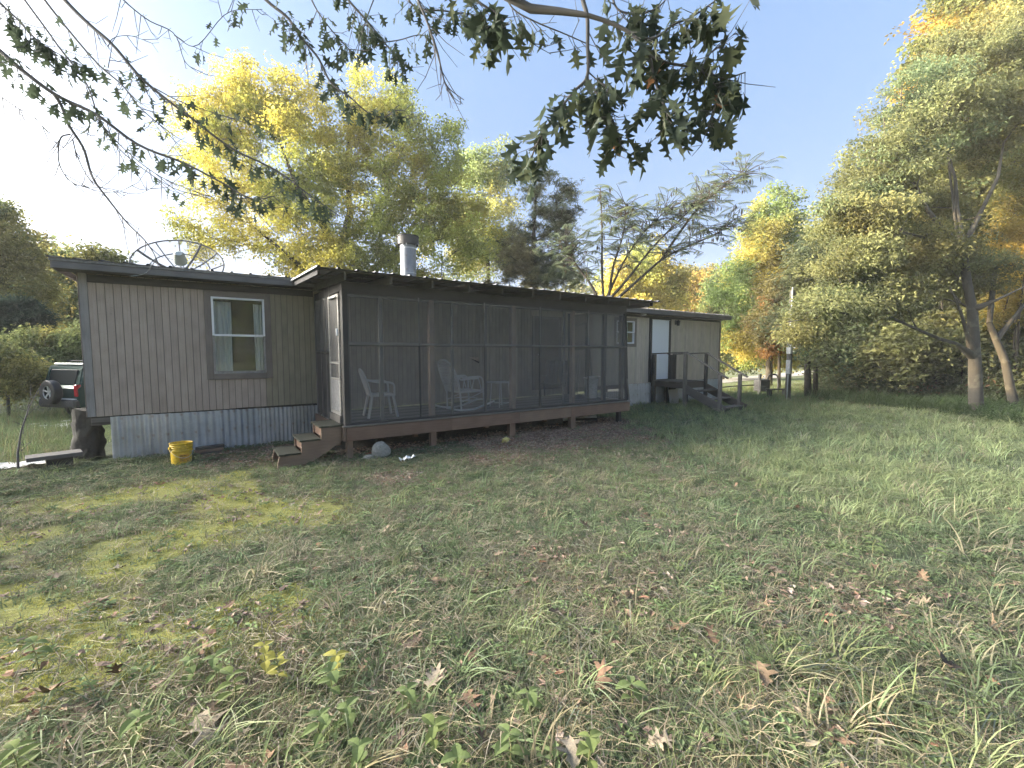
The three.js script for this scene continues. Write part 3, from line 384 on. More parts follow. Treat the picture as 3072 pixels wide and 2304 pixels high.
{ // white wicker rocker
  const c = thing('wicker_rocker', 'white wicker rocking chair with a tall rounded back behind the porch screen', 'rocking chair', [6.18, PF, 1.3], Math.PI / 2 + .05);
  for (const sx of [-.31, .31]) {
    part('rocker', rod([V(sx, .10, -.58), V(sx, .025, -.25), V(sx, .025, .1), V(sx, .10, .4), V(sx, .16, .62)], .022), M.wicker, c);
    part('leg', rod([V(sx, .06, .36), V(sx * .98, .4, .33), V(sx * .97, .62, .32), V(sx, .70, .26), V(sx, .71, .1), V(sx, .66, -.2), V(sx * .9, .7, -.3)], .02), M.wicker, c); part('leg', rod([V(sx * .95, .03, -.22), V(sx * .9, .4, -.24), V(sx * .85, .5, -.26)], .02), M.wicker, c);
    part('arm_panel', [rod([V(sx, .69, .2), V(sx, .42, .28)], .012, 5), rod([V(sx, .69, .1), V(sx, .40, .02)], .01, 5), rod([V(sx, .68, -.02), V(sx, .40, .04)], .01, 5), rod([V(sx, .67, -.15), V(sx, .38, -.2)], .012, 5), bar(V(sx, .685, -.2), V(sx, .7, .2), .07, .02)], M.wicker, c);
    part('side_rail', [rod([V(sx, .22, -.24), V(sx, .22, .34)], .012, 5), rod([V(sx, .38, .3), V(sx, .20, -.2)], .01, 5)], M.wicker, c);
  }
  part('seat', bx(.56, .05, .54, 0, .40, .05, null, .02), M.wicker, c); part('stretcher', rod([V(-.31, .22, .34), V(.31, .22, .34)], .012, 5), M.wicker, c);
  part('back_frame', [rod([V(-.29, .38, -.24), V(-.33, .7, -.34), V(-.26, .98, -.45), V(0, 1.08, -.49), V(.26, .98, -.45), V(.33, .7, -.34), V(.29, .38, -.24)], .022)], M.wicker, c);
  const w = new MB(); for (let i = -6; i <= 6; i++) { const x = i * .044, top = 1.06 - Math.pow(Math.abs(x) / .3, 2.6) * .3; w.tube([V(x * .9, .42, -.24), V(x * 1.05, .7, -.345), V(x, top, -.34 - (top - .7) * .4)], .008, 4); } for (let j = 0; j < 9; j++) { const y = .46 + j * .062, hw = .3 - Math.max(0, y - .78) * .45; w.tube([V(-hw, y, -.25 - (y - .42) * .37), V(hw, y, -.25 - (y - .42) * .37)], .007, 4); } part('woven_back', w.geo(), M.wicker, c);
}
{
  const s = thing('side_table', 'small pale table with thin splayed legs behind the middle of the screen', 'table', [7.08, PF, 1.4]);
  part('table_top', bx(.5, .03, .4, 0, .56, 0), M.plastic, s); for (const [x, z] of [[-.1, .16], [.14, .16], [-.12, -.16], [.14, -.16]]) part('leg', cyl(V(x * 1, .55, z), V(x * 1.25, 0, z * 1.1), .013, .013, 8), M.plastic, s);
  part('stretcher', [rod([V(-.26, .12, .17), V(.28, .1, .17)], .009, 5), rod([V(-.12, .07, .17), V(.16, .09, .17)], .008, 5)], M.plastic, s);
}
{ // slatted wooden armchair further along
  const c = thing('wooden_armchair', 'dark slatted wooden armchair leaning back beside the brown porch door', 'chair', [9.35, PF, .62], -.9);
  for (const sx of [-.3, .3]) { part('leg', bar(V(sx, 0, .3), V(sx, .62, .27), .05, .03, V(0, 0, 1)), M.greyWood2, c); part('leg', bar(V(sx, 0, -.3), V(sx, .45, -.2), .05, .03, V(0, 0, 1)), M.greyWood2, c); part('armrest', bar(V(sx, .62, .34), V(sx, .58, -.3), .1, .025, V(1, 0, 0)), M.greyWood, c); }
  for (let i = 0; i < 5; i++) { part('seat_slat', bar(V(-.3, .40 - i * .015, .24 - i * .11), V(.3, .40 - i * .015, .24 - i * .11), .085, .02, V(0, 0, 1)), M.greyWood2, c); part('back_slat', bar(V(-.24 + i * .12, .32, -.24), V(-.26 + i * .13, 1.0, -.5), .095, .018, V(1, 0, 0)), M.greyWood2, c); }
  part('back_rail', bar(V(-.32, .85, -.46), V(.32, .85, -.46), .08, .025, V(0, 1, 0)), M.greyWood, c);
}
{ // folded wooden ladder frame and white bin near the porch end
  const l = thing('wooden_stand', 'tall dark timber frame leaning at the far end inside the porch', 'frame', [10.0, PF, .8]);
  part('upright', bar(V(-.15, 0, .1), V(-.05, 1.98, -.1), .05, .03, V(1, 0, 0)), M.dark, l); part('upright', bar(V(.42, 0, .3), V(.4, 2.1, .0), .05, .03, V(1, 0, 0)), M.dark, l); part('crossbar', bar(V(-.1, 1.93, -.1), V(.42, 2.08, 0), .06, .03, V(0, 1, 0)), M.dark, l); part('crossbar', bar(V(-.12, 1.3, 0), V(.42, 1.36, .1), .05, .03, V(0, 1, 0)), M.dark, l);
  const k = thing('broom', 'long pale broom handles leaning against the timber frame', 'broom', [9.78, PF, .95]); part('broom_handle', [cyl(V(-.05, .05, .1), V(.28, 1.15, -.1), .013, .013, 6), cyl(V(.03, .02, .12), V(.33, 1.08, -.08), .013, .013, 6)], M.greyWood, k); part('broom_head', bx(.25, .08, .06, 0, .05, .12), M.oldWood, k);
  const b = thing('utility_bin', 'pale bin with a raised lid at the far end of the porch', 'bin', [10.2, PF, 1.2]); part('bin_body', [cyl(V(0, 0, 0), V(0, .52, 0), .15, .18, 16)], M.vinyl, b); part('lid', bx(.34, .02, .3, .02, .56, 0, [0, 0, .12]), M.plastic, b);
}
{ // yellow bucket
  const b = thing('bucket', 'yellow plastic bucket with raised rings standing by the corrugated skirting', 'bucket', [1.2, gy(1.2, .88) - .02, .88], .35);
  const prof = [[.0, .01], [.128, .01], [.134, .0], [.142, .22], [.143, .235], [.156, .236], [.157, .262], [.146, .265], [.147, .288], [.156, .29], [.156, .300], [.147, .303], [.148, .32], [.157, .322], [.157, .334], [.149, .336], [.150, .352], [.160, .355], [.160, .372], [.152, .374], [.146, .36], [.130, .03], [0, .025]].map(q => new THREE.Vector2(...q));
  const g = new THREE.LatheGeometry(prof, 40); g.rotateZ(-.02); part('bucket_body', gridUV(g.toNonIndexed()), M.yellow, b);
  const hb = [], R = .162; for (let i = 0; i <= 14; i++) { const t = i / 14 * Math.PI; hb.push(V(R * Math.cos(t), .30 - .16 * Math.sin(t), R * Math.sin(t) * .98)); } part('handle', new MB().tube(hb, .003, 5).geo(), M.alu, b); for (const s of [-1, 1]) part('handle_ear', bx(.02, .05, .05, s * .155, .295, 0, null, .006), M.yellow, b);
  const cv = document.createElement('canvas'); cv.width = 256; cv.height = 128; const x = cv.getContext('2d'); x.fillStyle = 'rgb(200,150,40)'; x.fillRect(0, 0, 256, 128); x.fillStyle = 'rgb(70,52,14)'; x.font = 'bold 34px sans-serif'; x.fillRect(20, 14, 8, 22); x.fillRect(34, 14, 30, 22); x.fillRect(70, 18, 26, 18); x.fillRect(104, 14, 22, 22); x.fillRect(130, 22, 40, 12); for (let i = 0; i < 5; i++) x.fillRect(20, 52 + i * 13, 120 - (i % 3) * 22, 5);
  const ct = new THREE.CanvasTexture(cv); ct.colorSpace = THREE.SRGBColorSpace; const lab = new THREE.CylinderGeometry(.1425, .1385, .13, 16, 1, true, -.55, 1.1); lab.translate(0, .135, 0); part('printed_label', lab, S([1, 1, 1], { map: ct, roughness: .5 }), b);
}
function rockGeo(r, sx, sy, sz, k) { const g = new THREE.IcosahedronGeometry(r, 4), p = g.attributes.position; for (let i = 0; i < p.count; i++) { const v = V().fromBufferAttribute(p, i), n = 1 + .5 * (fbm(v.x / r * 1.1 + k, v.y / r * 1.1, v.z / r * 1.1 + k, 3) - .5); v.multiplyScalar(n); p.setXYZ(i, v.x * sx, Math.max(-.06, v.y * sy), v.z * sz); } g.computeVertexNormals(); return gridUV(g); }
tag(part('rock', rockGeo(.16, 1.0, 1.25, .8, 2).rotateZ(.2).translate(4.0, gy(4, 2.32) + .08, 2.34), M.stone), 'pale pointed rock standing beside the first porch post', 'rock');
tag(part('rock', rockGeo(.09, 1.3, .8, .9, 5).translate(3.76, gy(3.76, 2.42) + .02, 2.44), M.stone), 'low small rock between the porch post and the pointed rock', 'rock');
tag(part('brick', bx(.2, .065, .095, 3.87, gy(3.87, 2.2) + .03, 2.18, [.1, .4, .05]), S([.28, .10, .06], { map: speckT })), 'red-brown brick half hidden behind the rocks', 'brick');
{ const g = new THREE.PlaneGeometry(.26, .12, 14, 8).rotateX(-Math.PI / 2), p = g.attributes.position; for (let i = 0; i < p.count; i++) p.setY(i, .12 * fbm(p.getX(i) * 22, p.getZ(i) * 22, 5, 3)); g.computeVertexNormals(); tag(part('plastic_bag', g.rotateY(.3).translate(4.22, gy(4.22, 2.95) + .02, 2.95), S([.72, .74, .74], { side: THREE.DoubleSide, roughness: .5 })), 'crumpled white plastic bag lying in the grass before the porch', 'bag'); }
{ const t = thing('carton', 'small yellow carton lying in the leaf litter before the porch', 'carton', [6.42, gy(6.42, 2.6) + .05, 2.6], .5); part('carton_body', bx(.15, .1, .09, 0, 0, 0, [.25, 0, .1]), S([.72, .62, .22], { map: speckT }), t); part('flap', bx(.07, .004, .09, .1, .03, 0, [.25, 0, -.5]), S([.72, .62, .3]), t); }
{ const t = thing('old_boards', 'short stack of weathered boards behind the yellow bucket', 'boards', [1.56, gy(1.56, .35), .33], .05); for (let i = 0; i < 3; i++) part('board', bx(.42, .05, .1, .02 * i, .03 + i * .052, 0, [0, .05 * i, 0]), [M.greyWood2, M.stain3, M.oldWood][i], t); }
{ const t = thing('scrap_pipes', 'few pale scrap pipes lying under the porch near its last post', 'pipes', [9.6, gy(9.6, 1.2), 1.2]); part('pipe', [cyl(V(-.4, .05, 0), V(.5, .08, .3), .04, .04, 10)], M.vinyl, t); part('pipe', cyl(V(-.2, .14, .1), V(.4, .12, -.1), .05, .05, 10), M.galv, t); part('pipe', cyl(V(-.3, .06, .3), V(.3, .05, .5), .045, .045, 10), M.dark, t); }
{ // stove pipe on the roof
  const c = thing('stove_pipe', 'round galvanized stove pipe with a dark flat cap rising above the roof', 'chimney', [6.0, 3.2, -1.2]);
  const pm = M.galv.clone(); pm.color = C(.36, .38, .41); part('pipe', [cyl(V(0, 0, 0), V(0, 1.2, 0), .195, .195, 28)], pm, c); part('pipe_band', [cyl(V(0, .48, 0), V(0, .5, 0), .2, .2, 28), cyl(V(0, 1.1, 0), V(0, 1.2, 0), .2, .185, 28)], M.galv, c); part('collar', new THREE.CylinderGeometry(.16, .16, .16, 24, 1, true).translate(0, 1.26, 0), M.black, c);
  part('cap_shield', [new THREE.CylinderGeometry(.27, .27, .2, 28, 1, true, 1.5, 3.0).translate(0, 1.30, 0), new THREE.CylinderGeometry(.27, .27, .2, 28, 1, true, 4.7, 2.6).translate(0, 1.30, 0)], S([.07, .065, .06], { side: THREE.DoubleSide, metalness: .4, roughness: .6 }), c);
  part('cap', [cyl(V(0, 1.40, 0), V(0, 1.43, 0), .285, .27, 28), cyl(V(0, 1.43, 0), V(0, 1.47, 0), .27, .02, 28)], S([.05, .048, .044], { metalness: .3, roughness: .6, map: speckT }), c); for (let i = 0; i < 4; i++) part('strut', bx(.012, .24, .03, .2 * Math.cos(i * 1.571 + .6), 1.29, .2 * Math.sin(i * 1.571 + .6)), M.galv, c);
}
{ // large mesh satellite dish behind the house
  const d = 14.6, k = FOCAL / d, Ctr = at(380 + 907 * .1718, 680 + 640 * .1718, d), toW = (x, y, z) => V().addScaledVector(RIGHT, x / k).addScaledVector(UPV, -y / k).addScaledVector(FWD, z / k);
  const A = toW(-128.3, -40.7, -23.7), B = toW(13.4, -97.4, 94.9), R = (A.length() + B.length()) / 2 * .84; A.normalize(); B.normalize(); const Nn = V().crossVectors(A, B).normalize(); if (Nn.dot(V().subVectors(EYE, Ctr)) < 0) Nn.negate();
  const s = thing('satellite_dish', 'huge see-through mesh satellite dish on a pole rising behind the roof', 'satellite dish', [Ctr.x, gy(Ctr.x, Ctr.z), Ctr.z]); const o = V(0, Ctr.y - s.position.y, 0), dep = .42, pt = (r, t) => o.clone().addScaledVector(A, r * R * Math.cos(t)).addScaledVector(B, r * R * Math.sin(t)).addScaledVector(Nn, dep * (r * r - 1) );
  const ring = (r) => { const q = []; for (let i = 0; i <= 48; i++) q.push(pt(r, i / 48 * Math.PI * 2)); return q; };
  part('rim', new MB().tube(ring(1), .023, 6).geo(), M.dishBar, s); part('ring', new MB().tube(ring(.66), .018, 6).geo(), M.dishBar, s); part('ring', new MB().tube(ring(.25), .013, 6).geo(), M.dishBar, s);
  for (let i = 0; i < 12; i++) { const q = []; for (let j = 0; j <= 6; j++) q.push(pt(.04 + j * .16, i * Math.PI / 6)); part('rib', new MB().tube(q, i % 3 ? .019 : .036, 6).geo(), M.dishBar, s); }
  for (let i = 0; i < 12; i++) { const p = [], idx = []; for (let j = 0; j <= 5; j++) for (let m = 0; m <= 5; m++) { const v = pt(.04 + j * .192, (i + m / 5) * Math.PI / 6); p.push(v.x, v.y, v.z); if (j < 5 && m < 5) { const a = j * 6 + m; idx.push(a, a + 1, a + 6, a + 6, a + 1, a + 7); } } const g = new THREE.BufferGeometry(); g.setAttribute('position', new THREE.Float32BufferAttribute(p, 3)); g.setIndex(idx); g.computeVertexNormals(); gridUV(g); part('mesh_panel', g, M.dishMesh, s); }
  const F = o.clone().addScaledVector(Nn, .66).addScaledVector(RIGHT, .12).add(V(0, -.24, 0)), Fe = F.clone().addScaledVector(Nn, -.34); part('feed_cap', [new MB().tube([F.clone().addScaledVector(Nn, .02), F, F.clone().addScaledVector(Nn, -.2), Fe], [.1, .14, .17, .17], 18, true).geo()], M.feed, s);
  for (const t of [.5, 2.07, 3.64, 5.21]) part('feed_strut', new MB().tube([pt(.62, t), Fe], .01, 5).geo(), M.dishBar, s);
  part('pole', cyl(V(0, -.2, 0).addScaledVector(Nn, 0), o.clone().addScaledVector(Nn, -dep - .12), .06, .06, 12), M.galv, s);
}
{ // thin pale cable hanging over the eave
  tag(part('cable', rod([V(.92, 3.2, .2), V(.93, 3.14, .345), V(.90, 3.02, .36), V(.82, 2.95, .36), V(.66, 2.90, .34)], .006, 5), S([.35, .38, .40])), 'thin pale cable hanging over the eave below the satellite dish', 'cable');
}
{ // service pole with meter box
  const p = thing('utility_pole', 'slim grey service pole with pale meter boxes at the edge of the trees', 'pole', [20.6, gy(20.6, 1.7), 1.75]);
  part('pole', cyl(V(0, -.2, 0), V(.02, 4.3, 0), .105, .09, 12), M.greyWood2, p); part('meter_box', bx(.13, .36, .16, -.16, 2.0, .05), M.vinyl, p); part('breaker_box', bx(.11, .55, .15, -.16, 1.3, .05), M.vinyl, p); part('conduit', cyl(V(-.14, 2.2, .05), V(-.1, 4.4, .05), .025, .025, 8), M.galv, p); part('conduit', cyl(V(-.17, .0, .05), V(-.17, 1.0, .05), .025, .025, 8), M.galv, p);
}
{ // well pump housing
  const w = thing('well_housing', 'weathered grey well housing of boards with a bent pipe in the tall grass', 'well', [23.0, gy(23, -.4), -.4], -.3);
  for (let i = 0; i < 4; i++) part('board', bx(.55, .13, .4, 0, .2 + i * .14, 0), M.greyWood, w); part('post', bx(.1, .95, .1, -.24, .45, .1), M.greyWood, w); part('pipe', rod([V(.35, 0, 0), V(.35, .75, 0), V(.5, .88, 0), V(.9, .86, 0), V(1.0, .6, 0), V(1.0, 0, 0)], .04), M.greyWood2, w);
  const b = thing('low_bench', 'low dark plank bench in the grass beside the service pole', 'bench', [21.6, gy(21.6, .9), .9], -.35); part('plank', bx(.95, .05, .22, 0, .34, 0), M.dark, b); part('leg', bx(.08, .34, .2, -.38, .16, 0), M.dark, b); part('leg', bx(.06, .34, .2, .4, .16, 0), M.greyWood, b);
  tag(part('hose', rod([V(17.3, .05, .3), V(19, .05, -.6), V(21, .1, -1.0), V(22.7, .14, -.6)], .025), M.black), 'dark pipe running from the stairs towards the well housing', 'pipe');
}
{ // dark green off-road car behind the house corner; local +z rearward, +x its right side
  const c = thing('parked_car', 'dark green off-road car with a spare wheel on its back, parked behind the house', 'car', [-1.97, -.46, -9.22], -53 * Math.PI / 180);
  const paint = new THREE.MeshPhysicalMaterial({ color: C(.012, .045, .042), metalness: .3, roughness: .35, clearcoat: .2, clearcoatRoughness: .2, specularIntensity: .4 }), gl = new THREE.MeshPhysicalMaterial({ color: C(.02, .025, .028), roughness: .25, specularIntensity: .15 }), gm = S([.05, .05, .052], { roughness: .7 });
  const prof = [[0, .52], [.02, 1.02], [-.06, 1.10], [-.22, 1.66], [-.5, 1.74], [-2.0, 1.74], [-2.3, 1.68], [-2.95, 1.14], [-4.1, 1.04], [-4.3, .9], [-4.32, .52]];
  const mk = (pts, w, bev) => new THREE.ExtrudeGeometry(new THREE.Shape(pts.map(q => new THREE.Vector2(q[0], q[1]))), { depth: w - 2 * bev, bevelEnabled: true, bevelSize: bev, bevelThickness: bev, bevelSegments: 3 }).translate(0, 0, -(w - 2 * bev) / 2).rotateY(-Math.PI / 2);
  part('body', mk(prof, 1.76, .05), paint, c);
  part('rear_window', bar(V(0, 1.16, -.015), V(0, 1.60, -.125), 1.26, .03, V(1, 0, 0), .01), gl, c); part('roof_trim', bx(1.45, .05, .25, 0, 1.77, -.35, null, .02), S([.55, .56, .57], { metalness: .4, roughness: .4 }), c); part('roof_rack', [cyl(V(.6, 1.86, -.5), V(.6, 1.86, -2), .02), cyl(V(-.6, 1.86, -.5), V(-.6, 1.86, -2), .02), bx(1.2, .02, .04, 0, 1.86, -.6)], M.black, c);
  for (const s of [-1, 1]) { const sw = new THREE.Shape([[-.3, 1.14], [-.42, 1.6], [-1.0, 1.62], [-1.0, 1.14]].map(q => new THREE.Vector2(...q))); part('side_window', new THREE.ExtrudeGeometry(sw, { depth: .02, bevelEnabled: false }).rotateY(-Math.PI / 2).translate(s * .885 + .01, 0, 0), gl, c); part('tail_light', bx(.13, .36, .14, s * .80, .98, .02, null, .02), S([.40, .02, .03], { roughness: .25 }), c); part('window_pillar', bar(V(s * .80, 1.14, -.02), V(s * .74, 1.64, -.16), .08, .04, V(1, 0, 0)), paint, c); }
  part('bumper', bx(1.74, .26, .22, 0, .58, .05, null, .05), gm, c); part('bumper_top', bx(1.6, .03, .2, 0, .725, .06, null, .01), S([.45, .47, .5], { roughness: .5 }), c); part('number_plate', bx(.3, .15, .01, -.5, .85, .065), M.white, c);
  const wheel = (x, y, z, ax, name) => { const t = new THREE.Group(); t.name = name; t.position.set(x, y, z); if (ax) t.rotation.y = ax; c.add(t); part('tyre', new THREE.LatheGeometry([[.2, -.1], [.34, -.11], [.36, -.07], [.36, .07], [.34, .11], [.2, .1]].map(q => new THREE.Vector2(...q)), 32).rotateX(Math.PI / 2), M.black, t); const rim = [new THREE.LatheGeometry([[0, .05], [.05, .06], [.06, .03]].map(q => new THREE.Vector2(...q)), 20).rotateX(Math.PI / 2), new THREE.TorusGeometry(.215, .02, 8, 28).translate(0, 0, .08), new THREE.CylinderGeometry(.2, .2, .02, 24).rotateX(Math.PI / 2).translate(0, 0, -.04)]; part('rim', rim, S([.55, .56, .57], { metalness: .7, roughness: .35 }), t); for (let i = 0; i < 5; i++) { const a = i * 1.2566 + .3; part('spoke', bar(V(.04 * Math.cos(a), .04 * Math.sin(a), .06), V(.205 * Math.cos(a), .205 * Math.sin(a), .075), .05, .025, V(-Math.sin(a), Math.cos(a), 0), .008), S([.62, .63, .64], { metalness: .6, roughness: .35 }), t); } return t; };
  wheel(-.02, .93, .24, 0, 'spare_wheel'); part('wheel_carrier', cyl(V(-.02, .93, 0), V(-.02, .93, .18), .1, .1, 14), M.black, c); for (const s of [-1, 1]) for (const z of [-.85, -3.45]) wheel(s * .8, .36, z, s * Math.PI / 2, 'wheel');
}
// ───────────── trees ─────────────
const q0 = new THREE.Quaternion(), UPY = V(0, 1, 0), HF = V(Math.cos(YAW), 0, -Math.sin(YAW));
const clusterGeo = (n, rad, len, wid, flat = 1) => { const b = new MB(), d = V(), o = V(); for (let i = 0; i < n; i++) { randDir(o).multiplyScalar(rad * Math.cbrt(rnd())); o.y *= flat; randDir(d); d.y = d.y * .6 - .25; d.normalize(); b.leaf(o, d, randDir(V()).add(V(0, .9, 0)).normalize(), len * rr(.7, 1.25), wid * rr(.75, 1.2), .3, .2); } return b.geo(); };
const pinnateGeo = () => { const b = new MB(); for (let k = 0; k < 4; k++) { const a = rr(0, 6.28), dir = V(Math.cos(a), rr(-.25, .2), Math.sin(a)).normalize(), s = V(-dir.z, 0, dir.x), o = V(rr(-.1, .1), rr(-.07, .07), rr(-.1, .1)), Lr = rr(.26, .4); for (let i = 1; i <= 7; i++) for (const e of [-1, 1]) { const p = o.clone().addScaledVector(dir, Lr * i / 7).add(V(0, -.12 * (i / 7) * (i / 7), 0)), ld = s.clone().multiplyScalar(e).addScaledVector(dir, .5).add(V(0, -.35, 0)).normalize(); b.leaf(p, ld, UPY, rr(.075, .11), .034, .2, .15); } } return b.geo(); };
const frondGeo = () => { const b = new MB(), dir = V(1, 0, 0), s = V(0, 0, 1); b.tube([V(0, 0, 0), V(.2, .02, 0), V(.42, -.07, 0)], [.005, .004, .002], 3); for (let i = 1; i <= 9; i++) for (const e of [-1, 1]) { const t = i / 9, p = V(.42 * t, .05 * t - .13 * t * t, 0); b.leaf(p, V(.55, -.3, e * .8).normalize(), UPY, .16 * (1 - .45 * Math.abs(t - .5)), .019, .1, .25); } return b.geo(); };
const needleGeo = () => { const b = new MB(), d = V(); for (let i = 0; i < 26; i++) { const o = randDir(V()).multiplyScalar(.16 * rnd()); o.y *= .6; randDir(d); d.y = d.y * .5 - .1; d.normalize(); b.leaf(o, d, UPY, rr(.12, .22), .022, .1, .1); } return b.geo(); };
const G = { broad: clusterGeo(11, .26, .12, .085), broad2: clusterGeo(10, .3, .15, .10), far: clusterGeo(14, .75, .36, .26), pin: clusterGeo(17, .33, .105, .046, .55), frond: frondGeo(), needle: needleGeo(), bush: clusterGeo(12, .24, .10, .06, .8) };
function limbs(nodes, targets, rTip = .012, rootR = .2) { // grows a branching skeleton from nodes (array of {p, par}) to the targets
  for (const t of targets) {
    let best = null, bd = 1e9; for (let k = 0; k < nodes.length; k++) { const n = nodes[k], d = n.p.distanceTo(t) + Math.max(0, n.p.y - t.y + .2) * 1.6 + (n.par < 0 ? 1 : 0); if (d < bd) { bd = d; best = k; } }
    const a = nodes[best].p, m = a.clone().lerp(t, .5).add(V(rr(-.12, .12), -.06 * a.distanceTo(t) + rr(-.08, .1), rr(-.12, .12)).multiplyScalar(Math.min(1.5, a.distanceTo(t) * .5)));
    nodes.push({ p: m, par: best }); nodes.push({ p: t, par: nodes.length - 1 });
  }
  const area = nodes.map(() => 0); for (let k = nodes.length - 1; k > 0; k--) { area[k] = Math.max(area[k], rTip * rTip); if (nodes[k].par >= 0) area[nodes[k].par] += area[k] * .82; }
  const b = new MB(); for (let k = 1; k < nodes.length; k++) { const par = nodes[k].par; if (par < 0) continue; const r1 = nodes[k].r ?? Math.sqrt(area[k]), r0 = Math.min(nodes[par].r ?? Math.sqrt(area[par]), Math.max(r1 * 1.9, .01)); b.tube([nodes[par].p, nodes[k].p], [nodes[k].r && nodes[par].r ? nodes[par].r : r0, r1], r1 > .05 ? 10 : 5); }
  return b.geo();
}
const blobList = (list, depth) => list.map(([u, v, ru, rv, dd = 0, rd]) => ({ c: at(u, v, depth + dd), r: V(ru / FOCAL * (depth + dd), rv / FOCAL * (depth + dd), rd || (ru + rv) * .45 / FOCAL * (depth + dd)) }));
function inBlob(b, shell = .45) { const d = randDir(V()).multiplyScalar(Math.pow(rnd(), shell)); return b.c.clone().addScaledVector(RIGHT, d.x * b.r.x).addScaledVector(UPY, d.y * b.r.y).addScaledVector(HF, d.z * b.r.z); }
function crownOf(blobs, { clumps, per, rad, col, size = 1, geo, flat = .7, shell = .42, droop = 0 }) {
  const vol = blobs.map(b => Math.pow(b.r.x * b.r.y * b.r.z, .6)), tot = vol.reduce((a, b) => a + b), centers = [], list = [];
  blobs.forEach((b, i) => { const n = Math.max(2, Math.round(clumps * vol[i] / tot)); for (let k = 0; k < n; k++) centers.push(inBlob(b, shell)); });
  for (const c of centers) { const R = rad * rr(.6, 1.35), n = Math.round(per * rr(.5, 1.4) * (R / rad)), tint = rr(.62, 1.3); for (let k = 0; k < n; k++) { const g = V(gauss() * R, gauss() * R * flat, gauss() * R), p = c.clone().add(g); const cc = col(p, new THREE.Color()).multiplyScalar(tint * rr(.72, 1.3)); list.push({ p, ry: rr(0, 6.28), rx: rr(-.5, .5) + droop, rz: rr(-.5, .5), s: size * rr(.7, 1.3), c: cc }); } }
  return { centers, list };
}
function tree(name, label, o) {
  const t = thing(name, label, o.cat || 'tree', [0, 0, 0], 0, o.group); const tr = o.trunk; const base = tr[0].clone(); t.position.copy(base);
  const loc = (p) => p.clone().sub(base); const blobs = o.blobs.map(b => ({ c: loc(b.c), r: b.r }));
  const { centers, list } = crownOf(blobs, { geo: G.broad, ...o, col: (p, c) => o.col(p.clone().add(base), c) });
  const nodes = tr.map((p, i) => ({ p: loc(p), par: i - 1, r: lerp(o.r0, o.r1 ?? o.r0 * .55, tr.length > 1 ? i / (tr.length - 1) : 0) })); nodes[0].par = -1; for (const [from, pts, ra, rb] of o.stems || []) { let par = from; pts.forEach((p, i) => { nodes.push({ p: loc(p), par, r: lerp(ra, rb, i / Math.max(1, pts.length - 1)) }); par = nodes.length - 1; }); }
  centers.sort((a, b) => a.distanceTo(nodes[Math.min(tr.length - 1, 2)].p) - b.distanceTo(nodes[Math.min(tr.length - 1, 2)].p));
  part('trunk', limbs(nodes, centers.filter((_, i) => i % (o.thin || 1) === 0), o.tip || .012), o.bark || M.bark, t);
  instances('crown', o.geo || G.broad, o.mat || M.leaf, list, t); return t;
}
const mixC = (c, a, b, t) => c.setRGB(lerp(a[0], b[0], t), lerp(a[1], b[1], t), lerp(a[2], b[2], t));
const patch = (p, f, k) => smooth(.40, .62, fbm(p.x * f, p.y * f, p.z * f + k, 3));
const ground_at = (u, v, d) => { const p = at(u, v, d); p.y = gy(p.x, p.z) - .1; return p; };
const up = (u, v, d) => at(u, v, d);
// big yellowing maple behind the house
tree('maple_tree', 'large yellowing maple with a broad open crown rising behind the stove pipe', {
  trunk: [ground_at(1020, 1100, 21), up(1022, 900, 21), up(1019, 765, 21)], r0: .30, r1: .22, bark: M.barkDark, thin: 2, tip: .011,
  stems: [[2, [up(960, 660, 20.5), up(890, 560, 20), up(840, 430, 20)], .14, .05], [2, [up(1050, 640, 21.5), up(1040, 480, 22), up(1060, 330, 22)], .15, .05], [1, [up(1180, 760, 22), up(1260, 650, 22.5), up(1290, 520, 23)], .13, .05], [1, [up(880, 780, 20), up(760, 680, 19.5)], .10, .04]],
  blobs: blobList([[640, 400, 110, 140], [700, 330, 120, 110], [820, 330, 140, 130], [930, 420, 170, 170], [1130, 330, 110, 140], [1120, 440, 170, 150], [1260, 530, 120, 140], [1000, 600, 230, 150], [740, 560, 160, 130], [660, 690, 150, 90], [1230, 700, 190, 120], [950, 760, 260, 80], [1080, 820, 330, 60], [1360, 620, 90, 120], [1330, 470, 80, 90], [1420, 700, 110, 100]], 21),
  clumps: 760, per: 21, rad: .52, size: .88, col: (p, c) => { const y = clamp(patch(p, .35, 3) * .85 + .2 * rnd()); return mixC(c, [.29, .34, .085], [.55, .45, .09], y * .72); } });
tree('slender_tree', 'pale green slender tree at the edge of the big maple crown', {
  trunk: [ground_at(1470, 1100, 27), up(1465, 800, 27), up(1450, 650, 27)], r0: .16, r1: .08, bark: M.barkDark, blobs: blobList([[1440, 540, 75, 90], [1500, 500, 60, 60], [1460, 660, 110, 90], [1480, 770, 140, 90], [1400, 700, 60, 80]], 27), clumps: 150, per: 20, rad: .6, size: 1.1, thin: 2, col: (p, c) => mixC(c, [.24, .30, .12], [.48, .42, .12], patch(p, .4, 8) * .6) });
tree('cedar_tree', 'dark sparse cedar standing between the maple and the feathery tree', {
  trunk: [ground_at(1600, 1100, 21), up(1598, 860, 21), up(1602, 700, 21), up(1610, 560, 21)], r0: .17, r1: .05, bark: M.barkDark, geo: G.needle, blobs: blobList([[1610, 560, 40, 60], [1620, 660, 70, 70], [1590, 760, 110, 60], [1690, 640, 40, 110], [1600, 840, 150, 55], [1560, 800, 70, 60], [1680, 800, 70, 60]], 21), clumps: 170, per: 14, rad: .42, size: 1.15, flat: .45, thin: 1, col: (p, c) => mixC(c, [.11, .14, .075], [.20, .19, .09], patch(p, .6, 4)) });
